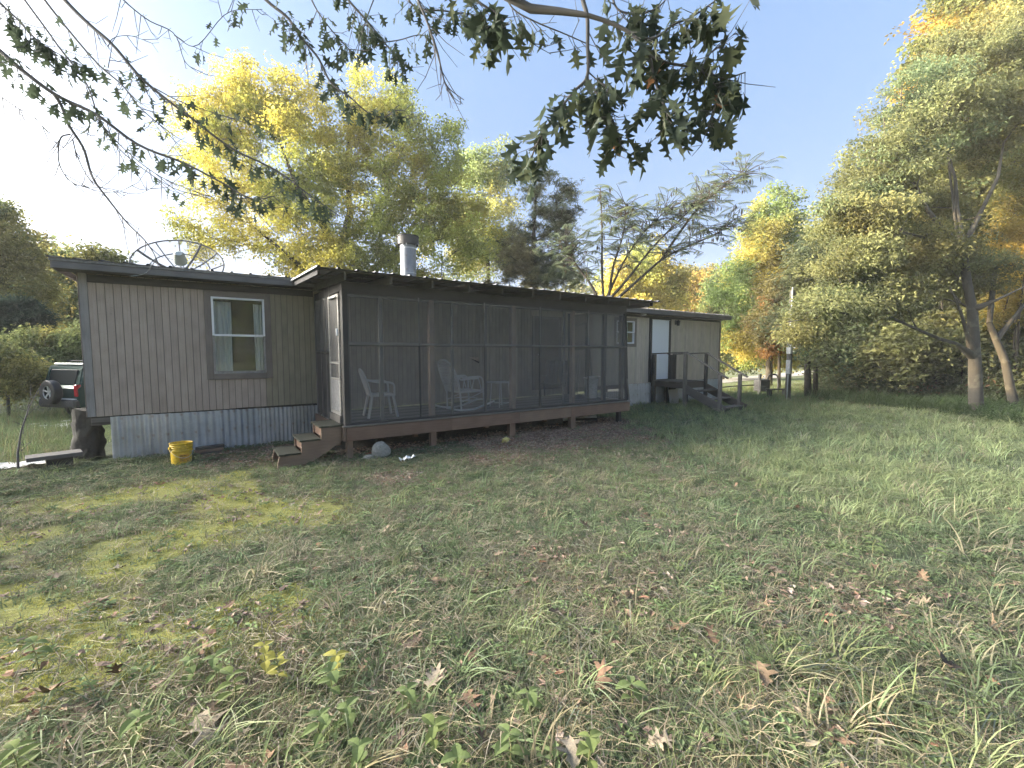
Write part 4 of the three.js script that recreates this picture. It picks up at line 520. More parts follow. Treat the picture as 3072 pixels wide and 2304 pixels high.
// feathery tree with hanging pods
{
  const D = 15.5, A = (u, v, d = 0) => at(u, v, D + d);
  const stems = [[A(1810, 905), A(1806, 800), A(1806, 700), A(1801, 560)], [A(1815, 905), A(1835, 860), A(1880, 770), A(1930, 700), A(2010, 620)], [A(1822, 905), A(1880, 840), A(1960, 740), A(2060, 640), A(2110, 590)], [A(1830, 915), A(1915, 840), A(1990, 775), A(2060, 740), A(2150, 700), A(2215, 650)], [A(1985, 780), A(2030, 710), A(2100, 620), A(2170, 560), A(2240, 515)], [A(1800, 905), A(1770, 850), A(1720, 780), A(1690, 720)], [A(1825, 900), A(1840, 800), A(1870, 700), A(1880, 610)]];
  const t = thing('mimosa_tree', 'feathery many-stemmed tree with hanging dark seed pods behind the porch roof', 'tree', [0, 0, 0]); const base = ground_at(1815, 1100, D); t.position.copy(base); const b = new MB();
  b.tube([base.clone().sub(base), A(1812, 1000).sub(base), A(1812, 905).sub(base)], [.13, .11, .1], 8);
  const fr = [], pods = [], q = new THREE.Quaternion();
  stems.forEach((s, si) => { const cv = new THREE.CatmullRomCurve3(s.map(p => p.clone().sub(base))), pts = cv.getPoints(16); b.tube(pts, pts.map((_, i) => lerp(.055, .012, i / 16)), 6);
    const n = si === 0 ? 50 : 105; for (let k = 0; k < n; k++) { const f = Math.pow(rnd(), .55), p = cv.getPoint(lerp(.36, 1, f)), off = randDir(V()).multiplyScalar(rr(.05, 1.25) * (si === 0 ? .5 : 1)); off.y = Math.abs(off.y) * .8 - .12; const tip = p.clone().add(off); if (off.length() > .3 || k % 6 === 0) b.tube([p, p.clone().lerp(tip, .6).add(V(0, .05, 0)), tip], [.012, .009, .006], 4);
      const a = rr(0, 6.28); fr.push({ p: tip, ry: a, rz: rr(-.35, .25), rx: rr(-.4, .4), s: rr(.7, 1.15), c: mixC(new THREE.Color(), [.11, .15, .10], [.17, .21, .11], rnd()) }); if (k % 4 === 0) for (let j = 0; j < 3; j++) pods.push({ p: tip.clone().add(V(rr(-.08, .08), -.1, rr(-.08, .08))), ry: rr(0, 6.28), rz: rr(-.25, .25), s: rr(.8, 1.3), c: mixC(new THREE.Color(), [.05, .05, .035], [.10, .08, .05], rnd()) }); } });
  part('trunk', b.geo(), M.barkDark, t); instances('crown', G.frond, M.leaf, fr, t); const pg = new MB(); pg.leaf(V(0, .06, 0), V(0, -1, 0), V(0, 0, 1), .17, .035, .1, .1).leaf(V(0, .06, 0), V(.06, -1, 0), V(1, 0, 0), .16, .03, .1, .1); instances('seed_pods', pg.geo(), M.leaf, pods, t);
}
const yellow = (p, c) => mixC(c, [.30, .34, .10], [.56, .47, .11], patch(p, .3, 5));
tree('yellow_tree', 'bright yellow tree seen through the stems of the feathery tree', { trunk: [ground_at(1930, 1090, 34), up(1930, 880, 34)], r0: .2, bark: M.barkDark, blobs: blobList([[1880, 850, 70, 70], [1950, 790, 70, 80], [1990, 850, 80, 70], [1930, 900, 140, 50], [1850, 900, 60, 40]], 34), clumps: 190, per: 16, rad: .7, size: 1.5, thin: 3, col: yellow });
tree('amber_tree', 'amber and grey-green tree beyond the end of the house roof', { trunk: [ground_at(2090, 1085, 40), up(2090, 920, 40)], r0: .2, bark: M.barkDark, blobs: blobList([[2070, 850, 55, 50], [2130, 880, 70, 60], [2060, 920, 80, 50], [2150, 950, 70, 60]], 40), clumps: 130, per: 28, rad: .85, size: 1.8, thin: 3, col: (p, c) => mixC(c, [.20, .20, .09], [.46, .34, .10], patch(p, .25, 9)) });
tree('golden_crown_tree', 'tall tree with golden top and green skirts beyond the railed stairs', { trunk: [ground_at(2310, 1085, 27), up(2310, 900, 27), up(2320, 720, 27)], r0: .2, r1: .1, bark: M.barkDark, blobs: blobList([[2320, 640, 70, 70], [2270, 740, 90, 90], [2370, 720, 90, 100], [2310, 850, 130, 100], [2230, 900, 90, 110], [2390, 880, 110, 110], [2260, 1010, 110, 60], [2300, 1065, 100, 35, 1]], 27), clumps: 330, per: 22, rad: .6, size: 1.15, thin: 2, col: (p, c) => mixC(c, [.22, .30, .10], [.54, .43, .10], patch(p, .45, 6) * .8) });
tree('orange_maple', 'young orange-tinted maple low beside the golden-topped tree', { trunk: [ground_at(2170, 1085, 36), up(2175, 950, 36)], r0: .14, bark: M.barkDark, blobs: blobList([[2180, 860, 50, 40], [2170, 930, 60, 60], [2210, 980, 60, 80], [2190, 1060, 90, 40]], 36), clumps: 90, per: 30, rad: .8, size: 1.7, thin: 3, col: (p, c) => mixC(c, [.20, .26, .10], [.46, .31, .09], patch(p, .3, 2)) });
tree('rusty_tree', 'small rust-brown tree just behind the service pole', { trunk: [ground_at(2340, 1110, 23), up(2338, 1000, 23), up(2335, 900, 23)], r0: .08, bark: M.barkDark, blobs: blobList([[2345, 880, 50, 60], [2310, 960, 55, 70], [2350, 990, 50, 60], [2290, 1030, 40, 40]], 23), clumps: 110, per: 24, rad: .4, size: .95, thin: 2, col: (p, c) => mixC(c, [.16, .15, .06], [.40, .21, .08], patch(p, .7, 2)) });
// woodland edge on the open side of the yard
const greenGold = (p, c) => mixC(c, [.115, .165, .085], [.46, .36, .10], clamp(.22 * patch(p, .3, 1) + .22 * patch(p, .9, 7)));
tree('walnut_tree', 'smooth pale-barked tree with one long low limb reaching over the lawn edge', {
  trunk: [ground_at(2930, 1247, 12.7), up(2926, 1150, 12.7), up(2924, 1072, 12.7), up(2917, 930, 12.9), up(2902, 850, 13), up(2889, 743, 13.2)], r0: .17, r1: .085, bark: M.barkPale, geo: G.pin, thin: 3, tip: .012,
  stems: [[5, [up(2830, 690, 13), up(2788, 635, 13), up(2750, 560, 13), up(2701, 488, 13)], .07, .03], [5, [up(2870, 624, 13.5), up(2866, 540, 13.6), up(2842, 455, 14)], .06, .03], [5, [up(2935, 650, 13.4), up(2994, 532, 13.6), up(3010, 430, 14)], .06, .03], [5, [up(2780, 715, 12.6), up(2701, 694, 12.2)], .04, .02], [2, [up(2870, 1031, 12.5), up(2819, 1017, 12.4), up(2752, 988, 12.2), up(2673, 952, 12), up(2594, 943, 11.9), up(2515, 941, 11.8), up(2456, 952, 11.8), up(2360, 966, 11.8)], .05, .014], [10 + 2 + 0, [up(2870, 700, 13.3)], .04, .03], [2, [up(2900, 1000, 12.6), up(2880, 930, 12.4), up(2850, 860, 12.3)], .05, .02], [3, [up(2990, 900, 12.5), up(3072, 860, 12.3)], .04, .02]],
  blobs: blobList([[2660, 500, 130, 100, .5], [2790, 340, 140, 130, 1], [2950, 190, 130, 140, 1.5], [2590, 660, 130, 100], [2720, 780, 170, 90, .5], [2560, 810, 130, 80, -.4], [2500, 930, 140, 40, -.9], [2640, 900, 140, 60, -.6], [2900, 830, 140, 60, 1], [2430, 1000, 60, 40, -.9], [2780, 640, 110, 90, 2], [3030, 330, 90, 110, 1], [2850, 480, 110, 90, 2.5]], 12.9),
  clumps: 580, per: 18, rad: .42, size: .95, flat: .45, col: greenGold });
tree('leaning_tree', 'thin crooked tree leaning beside the smooth pale-barked one', {
  trunk: [ground_at(3047, 1262, 13.2), up(3031, 1165, 13.2), up(3016, 1086, 13.2), up(2988, 1019, 13.3), up(2968, 970, 13.4), up(2985, 800, 14)], r0: .12, r1: .06, bark: M.barkPale, geo: G.pin, stems: [[3, [up(3060, 930, 13.4), up(3120, 850, 13.6)], .05, .03]], thin: 3,
  blobs: blobList([[3060, 760, 110, 110, 1], [3120, 560, 120, 140, 1.5], [3100, 350, 130, 160, 2], [3070, 930, 100, 60, 1]], 14), clumps: 170, per: 26, rad: .45, size: 1, flat: .5, col: (p, c) => mixC(c, [.20, .22, .08], [.50, .38, .09], patch(p, .4, 5)) });
const dark = (p, c) => mixC(c, [.15, .18, .09], [.22, .23, .10], patch(p, .5, 3));
const deepTree = (nm, label, tr, blobs, d, o = {}) => tree(nm, label, { trunk: tr, r0: .14, r1: .08, bark: M.barkDark, geo: G.broad2, blobs: blobList(blobs, d), clumps: 200, per: 30, rad: .6, size: 1.15, thin: 3, col: dark, ...o });
deepTree('ivy_tree', 'two-stemmed dark tree wrapped in ivy right of the service pole', [ground_at(2425, 1185, 18.5), up(2422, 1080, 18.5), up(2425, 950, 18.5)], [[2480, 830, 110, 90], [2430, 960, 90, 60], [2560, 960, 120, 80], [2540, 740, 100, 90], [2500, 1060, 90, 60, -.5]], 19, { stems: [[0, [ground_at(2446, 1185, 18.7), up(2448, 1080, 18.7), up(2455, 980, 18.7)], .10, .07]] });
deepTree('woodland_tree', 'tall dark woodland tree behind the long low limb', [ground_at(2700, 1190, 19), up(2700, 900, 19)], [[2640, 640, 130, 120], [2760, 560, 150, 130], [2700, 820, 190, 100], [2640, 980, 170, 60], [2860, 700, 130, 120], [2600, 1060, 150, 60, -2], [2740, 1070, 150, 70, -3]], 19, { clumps: 300, col: greenGold });
deepTree('woodland_tree', 'tall dark woodland tree behind the pale forked trunk', [ground_at(2985, 1215, 17), up(2985, 950, 17)], [[2940, 400, 140, 140], [3040, 250, 120, 160], [3000, 620, 150, 130], [2900, 880, 150, 90], [3060, 850, 120, 120], [2850, 1020, 130, 80, -1], [3010, 1030, 140, 80, -1]], 18, { clumps: 300, col: greenGold });
deepTree('woodland_tree', 'tall golden-topped woodland tree in the top corner above the leaning trunk', [ground_at(3150, 1215, 18), up(3150, 800, 18)], [[2940, 40, 150, 110], [3060, 120, 170, 160], [3040, 320, 150, 130], [2860, 190, 130, 110], [3120, 400, 150, 200]], 19, { clumps: 400, col: (p, c) => mixC(c, [.14, .16, .05], [.50, .34, .06], patch(p, .3, 4)) });  // gold is part autumn leaf, part sunlight on the treetops put into the colour
{ // shaded thicket under the trees, with bare saplings
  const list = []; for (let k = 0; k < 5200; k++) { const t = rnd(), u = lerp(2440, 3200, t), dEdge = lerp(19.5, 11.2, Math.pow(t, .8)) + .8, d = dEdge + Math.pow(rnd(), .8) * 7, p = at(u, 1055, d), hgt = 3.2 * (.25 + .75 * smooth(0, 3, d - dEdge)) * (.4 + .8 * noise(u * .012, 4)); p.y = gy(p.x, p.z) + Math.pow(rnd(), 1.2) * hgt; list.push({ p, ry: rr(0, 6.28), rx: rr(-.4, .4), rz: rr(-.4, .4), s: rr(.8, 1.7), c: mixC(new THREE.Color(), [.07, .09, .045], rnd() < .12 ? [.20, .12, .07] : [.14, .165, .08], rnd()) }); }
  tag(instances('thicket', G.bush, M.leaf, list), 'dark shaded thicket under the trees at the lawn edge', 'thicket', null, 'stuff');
  const b = new MB(); for (let k = 0; k < 46; k++) { const t = rnd(), u = lerp(2480, 3150, t), d = lerp(19.5, 11.4, Math.pow(t, .8)) + rr(1.2, 7), p = at(u, 1055, d); p.y = gy(p.x, p.z) - .05; const h = rr(2.5, 6), le = rr(-.5, .5); b.tube([p, p.clone().add(V(le * .3, h * .5, le * .2)), p.clone().add(V(le * .5, h, -le * .3))], [rr(.03, .09), .03, .015], 6); } tag(part('bare_saplings', b.geo(), M.barkDark), 'many thin bare saplings in the shaded thicket', 'saplings', null, 'stuff');
}
// hazy trees on the sunny side, beyond the car
const haze = (p, c) => mixC(c, [.19, .235, .10], [.42, .35, .10], patch(p, .4, 3) * .7);
tree('oak_far', 'tall grey-green tree at the picture edge beyond the car', { trunk: [ground_at(-20, 1120, 22), up(-15, 900, 22), up(0, 750, 22)], r0: .2, bark: M.barkDark, blobs: blobList([[-20, 660, 70, 70], [20, 740, 90, 80], [60, 830, 90, 90], [-40, 850, 100, 120], [90, 930, 80, 70]], 22), clumps: 230, per: 19, rad: .5, size: 1.05, thin: 2, col: haze });
tree('ash_tree', 'hazy green and amber tree beyond the roof corner above the car', { trunk: [ground_at(230, 1120, 27), up(230, 900, 27)], r0: .18, bark: M.barkDark, blobs: blobList([[150, 790, 70, 60], [230, 830, 100, 80], [180, 920, 110, 100], [280, 930, 110, 110], [120, 1000, 100, 80]], 27), clumps: 280, per: 19, rad: .55, size: 1.2, thin: 2, col: haze });
tree('thin_treetop', 'thin sparse treetop peeping over the roof between the dish and the hazy trees', { trunk: [ground_at(300, 1100, 20), up(300, 850, 20)], r0: .07, bark: M.barkDark, blobs: blobList([[285, 770, 45, 30], [330, 800, 30, 40], [290, 830, 50, 30]], 20), clumps: 40, per: 16, rad: .35, size: 1, col: haze });
tree('juniper', 'dark blue-green juniper among the hazy trees beyond the car', { trunk: [ground_at(40, 1130, 19), up(40, 960, 19)], r0: .1, bark: M.barkDark, geo: G.needle, blobs: blobList([[40, 930, 55, 40], [70, 980, 60, 30], [10, 1000, 70, 50]], 19), clumps: 70, per: 30, rad: .4, size: 1.3, col: (p, c) => mixC(c, [.05, .085, .06], [.08, .11, .07], rnd()) });
tree('roadside_shrub', 'broad untidy grey-green shrub right behind the parked car', { cat: 'shrub', trunk: [ground_at(200, 1160, 17), up(200, 1080, 17)], r0: .06, bark: M.barkDark, geo: G.bush, blobs: blobList([[210, 1060, 110, 60], [110, 1070, 110, 60], [280, 1020, 60, 60], [60, 1130, 70, 60, -2], [10, 1090, 80, 70]], 17), clumps: 200, per: 26, rad: .4, size: 1.1, col: haze });
tree('brush_shrub', 'low twiggy shrub at the picture edge before the hazy trees', { cat: 'shrub', trunk: [ground_at(20, 1180, 14), up(20, 1100, 14)], r0: .05, bark: M.twig, geo: G.bush, blobs: blobList([[0, 1110, 70, 50], [60, 1140, 60, 45], [-50, 1090, 80, 70]], 14), clumps: 110, per: 22, rad: .34, size: 1, col: haze });
{ // wood beyond the picture edge that keeps the low sun off the yard, and the wood all round the horizon
  const tr = new MB(), list = []; for (let k = 0; k < 44; k++) { const x = rr(-34, -19), z = -34 + k * 1.15 + rr(-1, 1), tall = z < -17, h = tall ? rr(13.5, 17) : rr(5.2, 6.6), g = gy(x, z); tr.tube([V(x, g, z), V(x + rr(-.3, .3), g + h * .5, z), V(x, g + h * .85, z)], [.17, .12, .04], 7); for (let j = 0; j < (tall ? 230 : 90); j++) { const p = V(x + gauss() * (tall ? 3 : 1.9), g + h * lerp(tall ? .08 : .18, 1, Math.pow(rnd(), .8)), z + gauss() * (tall ? 3 : 1.9)); list.push({ p, ry: rr(0, 6.28), rx: rr(-.5, .5), rz: rr(-.5, .5), s: rr(.6, 1.3), c: mixC(new THREE.Color(), [.08, .11, .04], [.2, .18, .05], rnd()) }); } }
  tag(instances('side_wood_foliage', G.far, M.leaf, list), 'leafy mass of the wood beside the yard', 'wood', null, 'stuff'); tag(part('side_wood_trunks', tr.geo(), M.barkDark), 'bare trunks of the wood beside the yard', 'wood', null, 'stuff');
  const f = []; for (let k = 0; k < 15000; k++) { const a = rr(0, 6.283), R = rr(58, 78), x = 4 + R * Math.cos(a), z = R * Math.sin(a), hm = 8 + 7 * fbm(a * 9, 2, 5, 3); f.push({ p: V(x, gy(x, z) + Math.pow(rnd(), .8) * hm, z), ry: rr(0, 6.28), rx: rr(-.5, .5), rz: rr(-.5, .5), s: rr(1.3, 2.4), c: mixC(new THREE.Color(), [.085, .12, .045], [.34, .25, .06], patch(V(x, 3, z), .09, 3) * rnd()) }); }
  tag(instances('distant_woods', G.far, M.leaf, f), 'far-off green and amber woods along the horizon', 'woods', null, 'stuff');
}
// ───────────── oak overhead: limbs, twigs and lobed leaves ─────────────
function oakLeafGeo(bend, slim, v) { const P = [[.02, -.16], [.03, 0], [.10, .10], [.30, .16], [.13, .30], [.20, .36], [.46, .50], [.40, .55], [.14, .54], [.16, .64], [.38, .82], [.28, .84], [.10, .80], [.07, .92], [0, 1.04]].map(([x, y], i) => [x * slim * (1 + .18 * Math.sin(i * 3 + v)), y]); const s = new THREE.Shape(); s.moveTo(-P[0][0], P[0][1]); for (const [x, y] of P) s.lineTo(x, y); for (const [x, y] of P.slice(1, -1).reverse()) s.lineTo(-x * (1 + .12 * Math.sin(y * 9 + v)), y); const g = new THREE.ShapeGeometry(s), p = g.attributes.position; for (let i = 0; i < p.count; i++) { const x = p.getX(i), y = p.getY(i); p.setZ(i, bend * (y - .3) * (y - .3) + .35 * Math.abs(x) * (1 + .5 * Math.sin(y * 5 + v)) + .06 * Math.sin(x * 9 + y * 6 + v)); } g.computeVertexNormals(); return g; }
const oakG = [oakLeafGeo(-.25, 1, 0), oakLeafGeo(-.5, .9, 1.7), oakLeafGeo(.15, 1.1, 3.1), oakLeafGeo(-.75, .75, 4.4)];
{
  const t = thing('oak_tree', 'oak overhead with hanging bare twigs and ragged lobed leaves against the sky', 'tree', [-1.5, gy(-1.5, 13), 13.2]); const o = t.position.clone(), b = new MB();
  const px = (k, ox, oy, s, d, pts) => pts.map(([x, y, dd = 0]) => at(ox + x / s, oy + y / s, d + dd).sub(o));
  const L1 = (d, pts) => px(0, 0, 0, 2.16, d, pts), L2 = (d, pts) => px(0, 900, 0, 2.765, d, pts), L3 = (d, pts) => px(0, 1400, 0, 2.212, d, pts);
  const br = [ // [points, r0, r1, leaf density along it (start fraction, count)]
    [L1(3.6, [[250, -220], [420, 0], [580, 160], [720, 280], [930, 520], [1260, 780], [1500, 960], [1800, 1110], [2000, 1260], [2200, 1400]]), .024, .005, [.38, 52]],
    [L1(3.2, [[-300, 60], [0, 330], [150, 460], [370, 620], [620, 740], [900, 940], [1200, 1060], [1450, 1190], [1640, 1290], [1780, 1270]]), .024, .004, [.05, 70]],
    [L1(3.4, [[350, 610], [400, 690], [440, 800], [540, 960], [600, 1150], [700, 1290], [830, 1450], [940, 1560], [1000, 1650], [1030, 1740]]), .017, .003, null],
    [L1(3.5, [[180, -160], [290, 0], [440, 190], [640, 420], [800, 560], [900, 690], [1100, 860]]), .014, .004, [.3, 12]],
    [L1(3.9, [[60, -140], [160, 0], [300, 190], [400, 330], [560, 540], [640, 760], [760, 950], [950, 1110], [1150, 1230], [1340, 1270]]), .013, .003, [.25, 12]],
    [L1(3.7, [[700, -120], [800, 0], [960, 130], [1130, 220], [1200, 400], [1280, 470]]), .010, .003, null],
    [L1(3.1, [[-160, -160], [0, 20], [120, 130], [240, 260], [380, 350], [520, 420]]), .012, .003, [.1, 44]],
    [L1(3.4, [[455, 870], [400, 885], [378, 960], [390, 1080], [480, 1190], [700, 1220], [900, 1255], [1040, 1180]]), .008, .002, null],
    [L1(3.4, [[470, 900], [500, 1010], [600, 1180], [760, 1240], [880, 1190]]), .006, .002, null],
    [L1(3.5, [[700, 300], [730, 250], [830, 230], [960, 270]]), .005, .002, null], [L1(3.5, [[700, 440], [720, 330], [730, 260]]), .005, .002, null],
    [L1(3.3, [[-60, 580], [100, 690], [230, 770], [380, 950]]), .006, .003, null], [L1(3.3, [[620, 760], [800, 960], [1000, 1120], [1180, 1210], [1390, 1280]]), .006, .002, null],
    [L1(3.6, [[1130, 230], [1260, 300], [1480, 80], [1700, 60]]), .005, .003, [.3, 8]], [L1(3.5, [[1000, 570], [1150, 650], [1350, 720], [1700, 830]]), .007, .003, [.4, 8]],
    [L2(3.5, [[300, -130], [400, 0], [560, 180], [690, 340], [800, 480], [870, 590]]), .013, .004, [.1, 36]],
    [L2(3.3, [[-420, -140], [-260, 20], [-100, 150], [0, 300], [150, 480], [260, 690], [420, 810], [560, 930], [700, 970], [820, 870]]), .015, .003, [.15, 52]],
    [L2(2.9, [[940, -150], [980, 0], [1050, 170], [1100, 320], [1160, 520], [1210, 710], [1290, 850]]), .011, .004, null], [L2(2.9, [[1100, 300], [1150, 460], [1180, 610], [1225, 720], [1360, 830]]), .007, .003, null],
    [L2(3.1, [[700, 350], [830, 330], [980, 290], [1080, 300]]), .005, .003, [.2, 6]], [L2(3.2, [[860, -60], [960, 60], [1200, 90], [1350, 110], [1500, 130]]), .009, .004, [.1, 34]],
    [L2(3.3, [[60, -80], [150, 100], [330, 330], [420, 420]]), .008, .003, [.3, 16]], [L2(3.4, [[640, -80], [560, 130], [520, 250], [470, 460]]), .006, .003, [.3, 14]],
    [L3(2.5, [[750, -160], [770, 0], [798, 100], [802, 300], [795, 520], [720, 600], [560, 800], [470, 950], [400, 1120]]), .017, .004, [.55, 38]],
    [L3(2.4, [[800, 100], [950, 150], [1100, 230], [1230, 380], [1400, 430], [1550, 450], [1700, 520], [1850, 480]]), .014, .004, [.25, 56]],
    [L3(2.4, [[1220, 390], [1250, 540], [1300, 680], [1330, 760], [1300, 900]]), .009, .004, [.3, 24]], [L3(2.5, [[800, 520], [900, 680], [980, 820], [1030, 1000]]), .009, .003, [.15, 34]],
    [L3(2.6, [[250, -40], [310, 60], [470, 150], [640, 220], [800, 290]]), .006, .004, [.1, 8]], [L3(2.5, [[-100, -100], [120, 40], [240, 120], [200, 240]]), .010, .004, [.1, 30]],
    [L3(2.6, [[700, 240], [740, 150], [750, 130]]), .003, .002, null], [L3(2.6, [[700, 240], [720, 300], [765, 345]]), .003, .002, null], [L3(2.6, [[340, 170], [430, 280], [560, 360]]), .004, .002, null],
    [L3(2.4, [[1120, 250], [1250, 250], [1380, 160], [1480, 120], [1600, 40], [1700, -30]]), .008, .004, [.1, 34]], [L3(2.5, [[950, -120], [1000, 60], [1120, 90], [1250, 60], [1340, -20]]), .008, .004, [.1, 26]],
    [L3(2.4, [[1560, 450], [1620, 350], [1700, 290], [1790, 210]]), .005, .002, [.2, 12]], [L3(2.4, [[1550, 450], [1620, 560], [1650, 700], [1600, 840]]), .007, .003, [.1, 26]], [L3(2.5, [[810, 480], [900, 560], [990, 630]]), .005, .003, [.1, 12]],
  ];
  const leaves = []; const trunkTop = V(.4, 5.6, -.6);
  b.tube([V(0, -.2, 0), V(.05, 2, 0), V(.25, 4, -.3), trunkTop], [.36, .29, .24, .2], 14);
  br.forEach(([pts, r0, r1, lf], i) => { const cv = new THREE.CatmullRomCurve3(pts), P = cv.getPoints(pts.length * 4); b.tube(P, P.map((_, k) => lerp(r0, r1, k / (P.length - 1)) * (i < 15 ? .72 : .85)), r0 > .01 ? 7 : 5);
    // out of frame the limb runs on to the trunk
    if (r0 > .009 && i !== 2) { const a = P[0], dir = a.clone().sub(P[1]).normalize(); b.tube(new THREE.CatmullRomCurve3([a, a.clone().addScaledVector(dir, .5), a.clone().lerp(trunkTop, .6).add(V(0, .7, 0)), trunkTop.clone().add(V(0, -rr(0, .6), 0))]).getPoints(10), [...Array(11)].map((_, k) => lerp(r0, .07, k / 10)), 6); }
    // bare side twigs
    const nt = Math.round(cv.getLength() * (lf ? 7 : 12)); for (let k = 0; k < nt; k++) { const f = rr(.15, .97), p = cv.getPoint(f), tg = cv.getTangent(f), d = randDir(V()).multiplyScalar(.9).add(tg).add(V(0, -.15, 0)).normalize(), len = rr(.08, .34) * Math.min(1, .5 + r0 * 60), m = p.clone().addScaledVector(d, len * .5).add(V(0, -.02, 0)), e = p.clone().addScaledVector(d, len).add(V(0, rr(-.03, .05), 0)); b.tube([p, m, e], [.003, .0024, .0014], 4); if (rnd() < .6) b.tube([m, m.clone().add(randDir(V()).multiplyScalar(len * .4))], [.002, .0012], 3); }
    if (lf) for (let k = 0; k < lf[1] * (i >= 23 ? 1.08 : 1.5); k++) { const f = lerp(lf[0], 1, (k + rnd()) / (lf[1] * (i >= 23 ? 1.08 : 1.5))), p = cv.getPoint(Math.min(.999, f)), off = randDir(V()).multiplyScalar(rr(.02, .13)); off.y = off.y * .6 - .03; const d = off.clone().normalize().multiplyScalar(.6).add(V(rr(-.3, .3), -.95, rr(-.3, .3))).normalize(); leaves.push({ p: p.clone().add(off), d, w: i }); if (off.length() > .06) b.tube([p, p.clone().add(off)], [.0025, .0016], 3); } });
  part('branches', b.geo(), M.twig, t);
  const mats = [M.oak, M.oak, M.oak2, M.oak, M.oak3, M.oakBrown], m4 = new THREE.Matrix4(), X = V(), rest = [];
  leaves.forEach((l, k) => { const n = randDir(V()).multiplyScalar(.8).add(V(0, .35, 0)); X.crossVectors(l.d, n).normalize(); const Z = V().crossVectors(X, l.d).normalize(), s = (l.w >= 23 ? rr(.085, .155) : rr(.055, .11)); const q = new THREE.Quaternion().setFromRotationMatrix(m4.makeBasis(X, l.d, Z)); l.s = s; l.q = q; l.g = k % 4; l.m = rnd() < .02 ? 5 : Math.floor(rnd() * 5); });
  leaves.sort((a, b2) => b2.s / a.p.clone().add(o).distanceTo(EYE) ** 0 - a.s); const big = new Set(leaves.slice().sort((a, b2) => b2.s / b2.p.clone().add(o).distanceTo(EYE) - a.s / a.p.clone().add(o).distanceTo(EYE)).slice(0, 298));
  for (const l of leaves) { if (big.has(l)) { const w = part('leaf', oakG[l.g], mats[l.m], t); w.position.copy(l.p); w.quaternion.copy(l.q); w.scale.setScalar(l.s); } else rest.push({ p: l.p, q: l.q, s: l.s }); }
  if (rest.length) instances('foliage', oakG[1], M.oak, rest, t); console.log('oak leaves', leaves.length);
}
// ───────────── grass, weeds and fallen leaves ─────────────
const tuftGeo = (n, h, w, spread, lean, segs = 3) => { const b = new MB(); for (let i = 0; i < n; i++) { const a = rr(0, 6.28), r = spread * Math.sqrt(rnd()); b.blade(V(Math.cos(a) * r, 0, Math.sin(a) * r), V(Math.cos(a + rr(-1, 1)), 0, Math.sin(a + rr(-1, 1))).normalize(), rr(lean * .4, lean * 1.3), h * rr(.5, 1.2), w * rr(.7, 1.3), segs); } return b.geo(); };
const strawGeo = (n, len) => { const b = new MB(); for (let i = 0; i < n; i++) { const a = rr(0, 6.28), o = V(rr(-.09, .09), rr(.006, .03), rr(-.09, .09)); b.blade(o, V(Math.cos(a), 0, Math.sin(a)), 1.6, len * rr(.5, 1.2), .0045, 2); } return b.geo(); };
const weedGeo = (n, len, wid, h) => { const b = new MB(); for (let i = 0; i < n; i++) { const a = rr(0, 6.28), o = V(rr(-.05, .05), h * rr(.3, 1), rr(-.05, .05)); b.leaf(o, V(Math.cos(a), rr(-.15, .45), Math.sin(a)).normalize(), UPY, len * rr(.6, 1.2), wid * rr(.7, 1.2), .25, .2); } b.tube([V(0, 0, 0), V(.01, h, 0)], .002, 3); return b.geo(); };
const mossGeo = () => { const b = new MB(); for (let i = 0; i < 40; i++) { const o = V(gauss() * .06, 0, gauss() * .06); b.blade(o, randDir(V()).setY(0).normalize(), .5, rr(.008, .022), .006, 1); } return b.geo(); };
const littGeo = () => { const b = new MB(); for (let i = 0; i < 7; i++) { const a = rr(0, 6.28), o = V(rr(-.12, .12), rr(.004, .035), rr(-.12, .12)); b.leaf(o, V(Math.cos(a), rr(-.25, .35), Math.sin(a)).normalize(), randDir(V()).multiplyScalar(.5).add(UPY).normalize(), rr(.035, .075), rr(.022, .045), .5, rr(-.3, .3)); } return b.geo(); };
const GG = { a: tuftGeo(10, .075, .0045, .08, 1.2), b: tuftGeo(9, .13, .005, .07, 1.15, 4), c: tuftGeo(11, .24, .007, .09, 1.2, 5), straw: strawGeo(16, .13), weed: weedGeo(9, .045, .026, .05), clov: weedGeo(14, .026, .022, .03), moss: mossGeo(), litt: littGeo(), stalk: tuftGeo(3, .55, .004, .05, .5, 5), arch: tuftGeo(7, .34, .0075, .05, 1.3, 6), far: tuftGeo(16, .17, .012, .22, 1.1, 2) };
const bag = { a: [], b: [], c: [], straw: [], weed: [], clov: [], moss: [], litt: [], stalk: [], arch: [], far: [] };
const put = (k, x, z, s, c, sink = .004) => bag[k].push({ p: V(x, gy(x, z) - sink, z), ry: rr(0, 6.28), rx: rr(-.12, .12), rz: rr(-.12, .12), s, c });
const col = (r, g, b, j = .25) => { const k = rr(1 - j, 1 + j); return C(r * k * rr(.94, 1.06), g * k, b * k * rr(.9, 1.1)); };
const litterTone = () => { const t = rnd(); return t < .5 ? col(.22, .155, .115, .4) : t < .82 ? col(.29, .22, .17, .4) : t < .92 ? col(.24, .13, .08) : col(.36, .31, .24); };
function scatter(n, dMin, dMax, fn) { for (let k = 0; k < n; k++) { const d = Math.sqrt(lerp(dMin * dMin, dMax * dMax, rnd())), a = rr(-.98, .98), x = EYE.x + d * (Math.cos(a) * HF.x + Math.sin(a) * RIGHT.x), z = EYE.z + d * (Math.cos(a) * HF.z + Math.sin(a) * RIGHT.z); if (isHouse(x, z)) continue; fn(x, z, d); } }
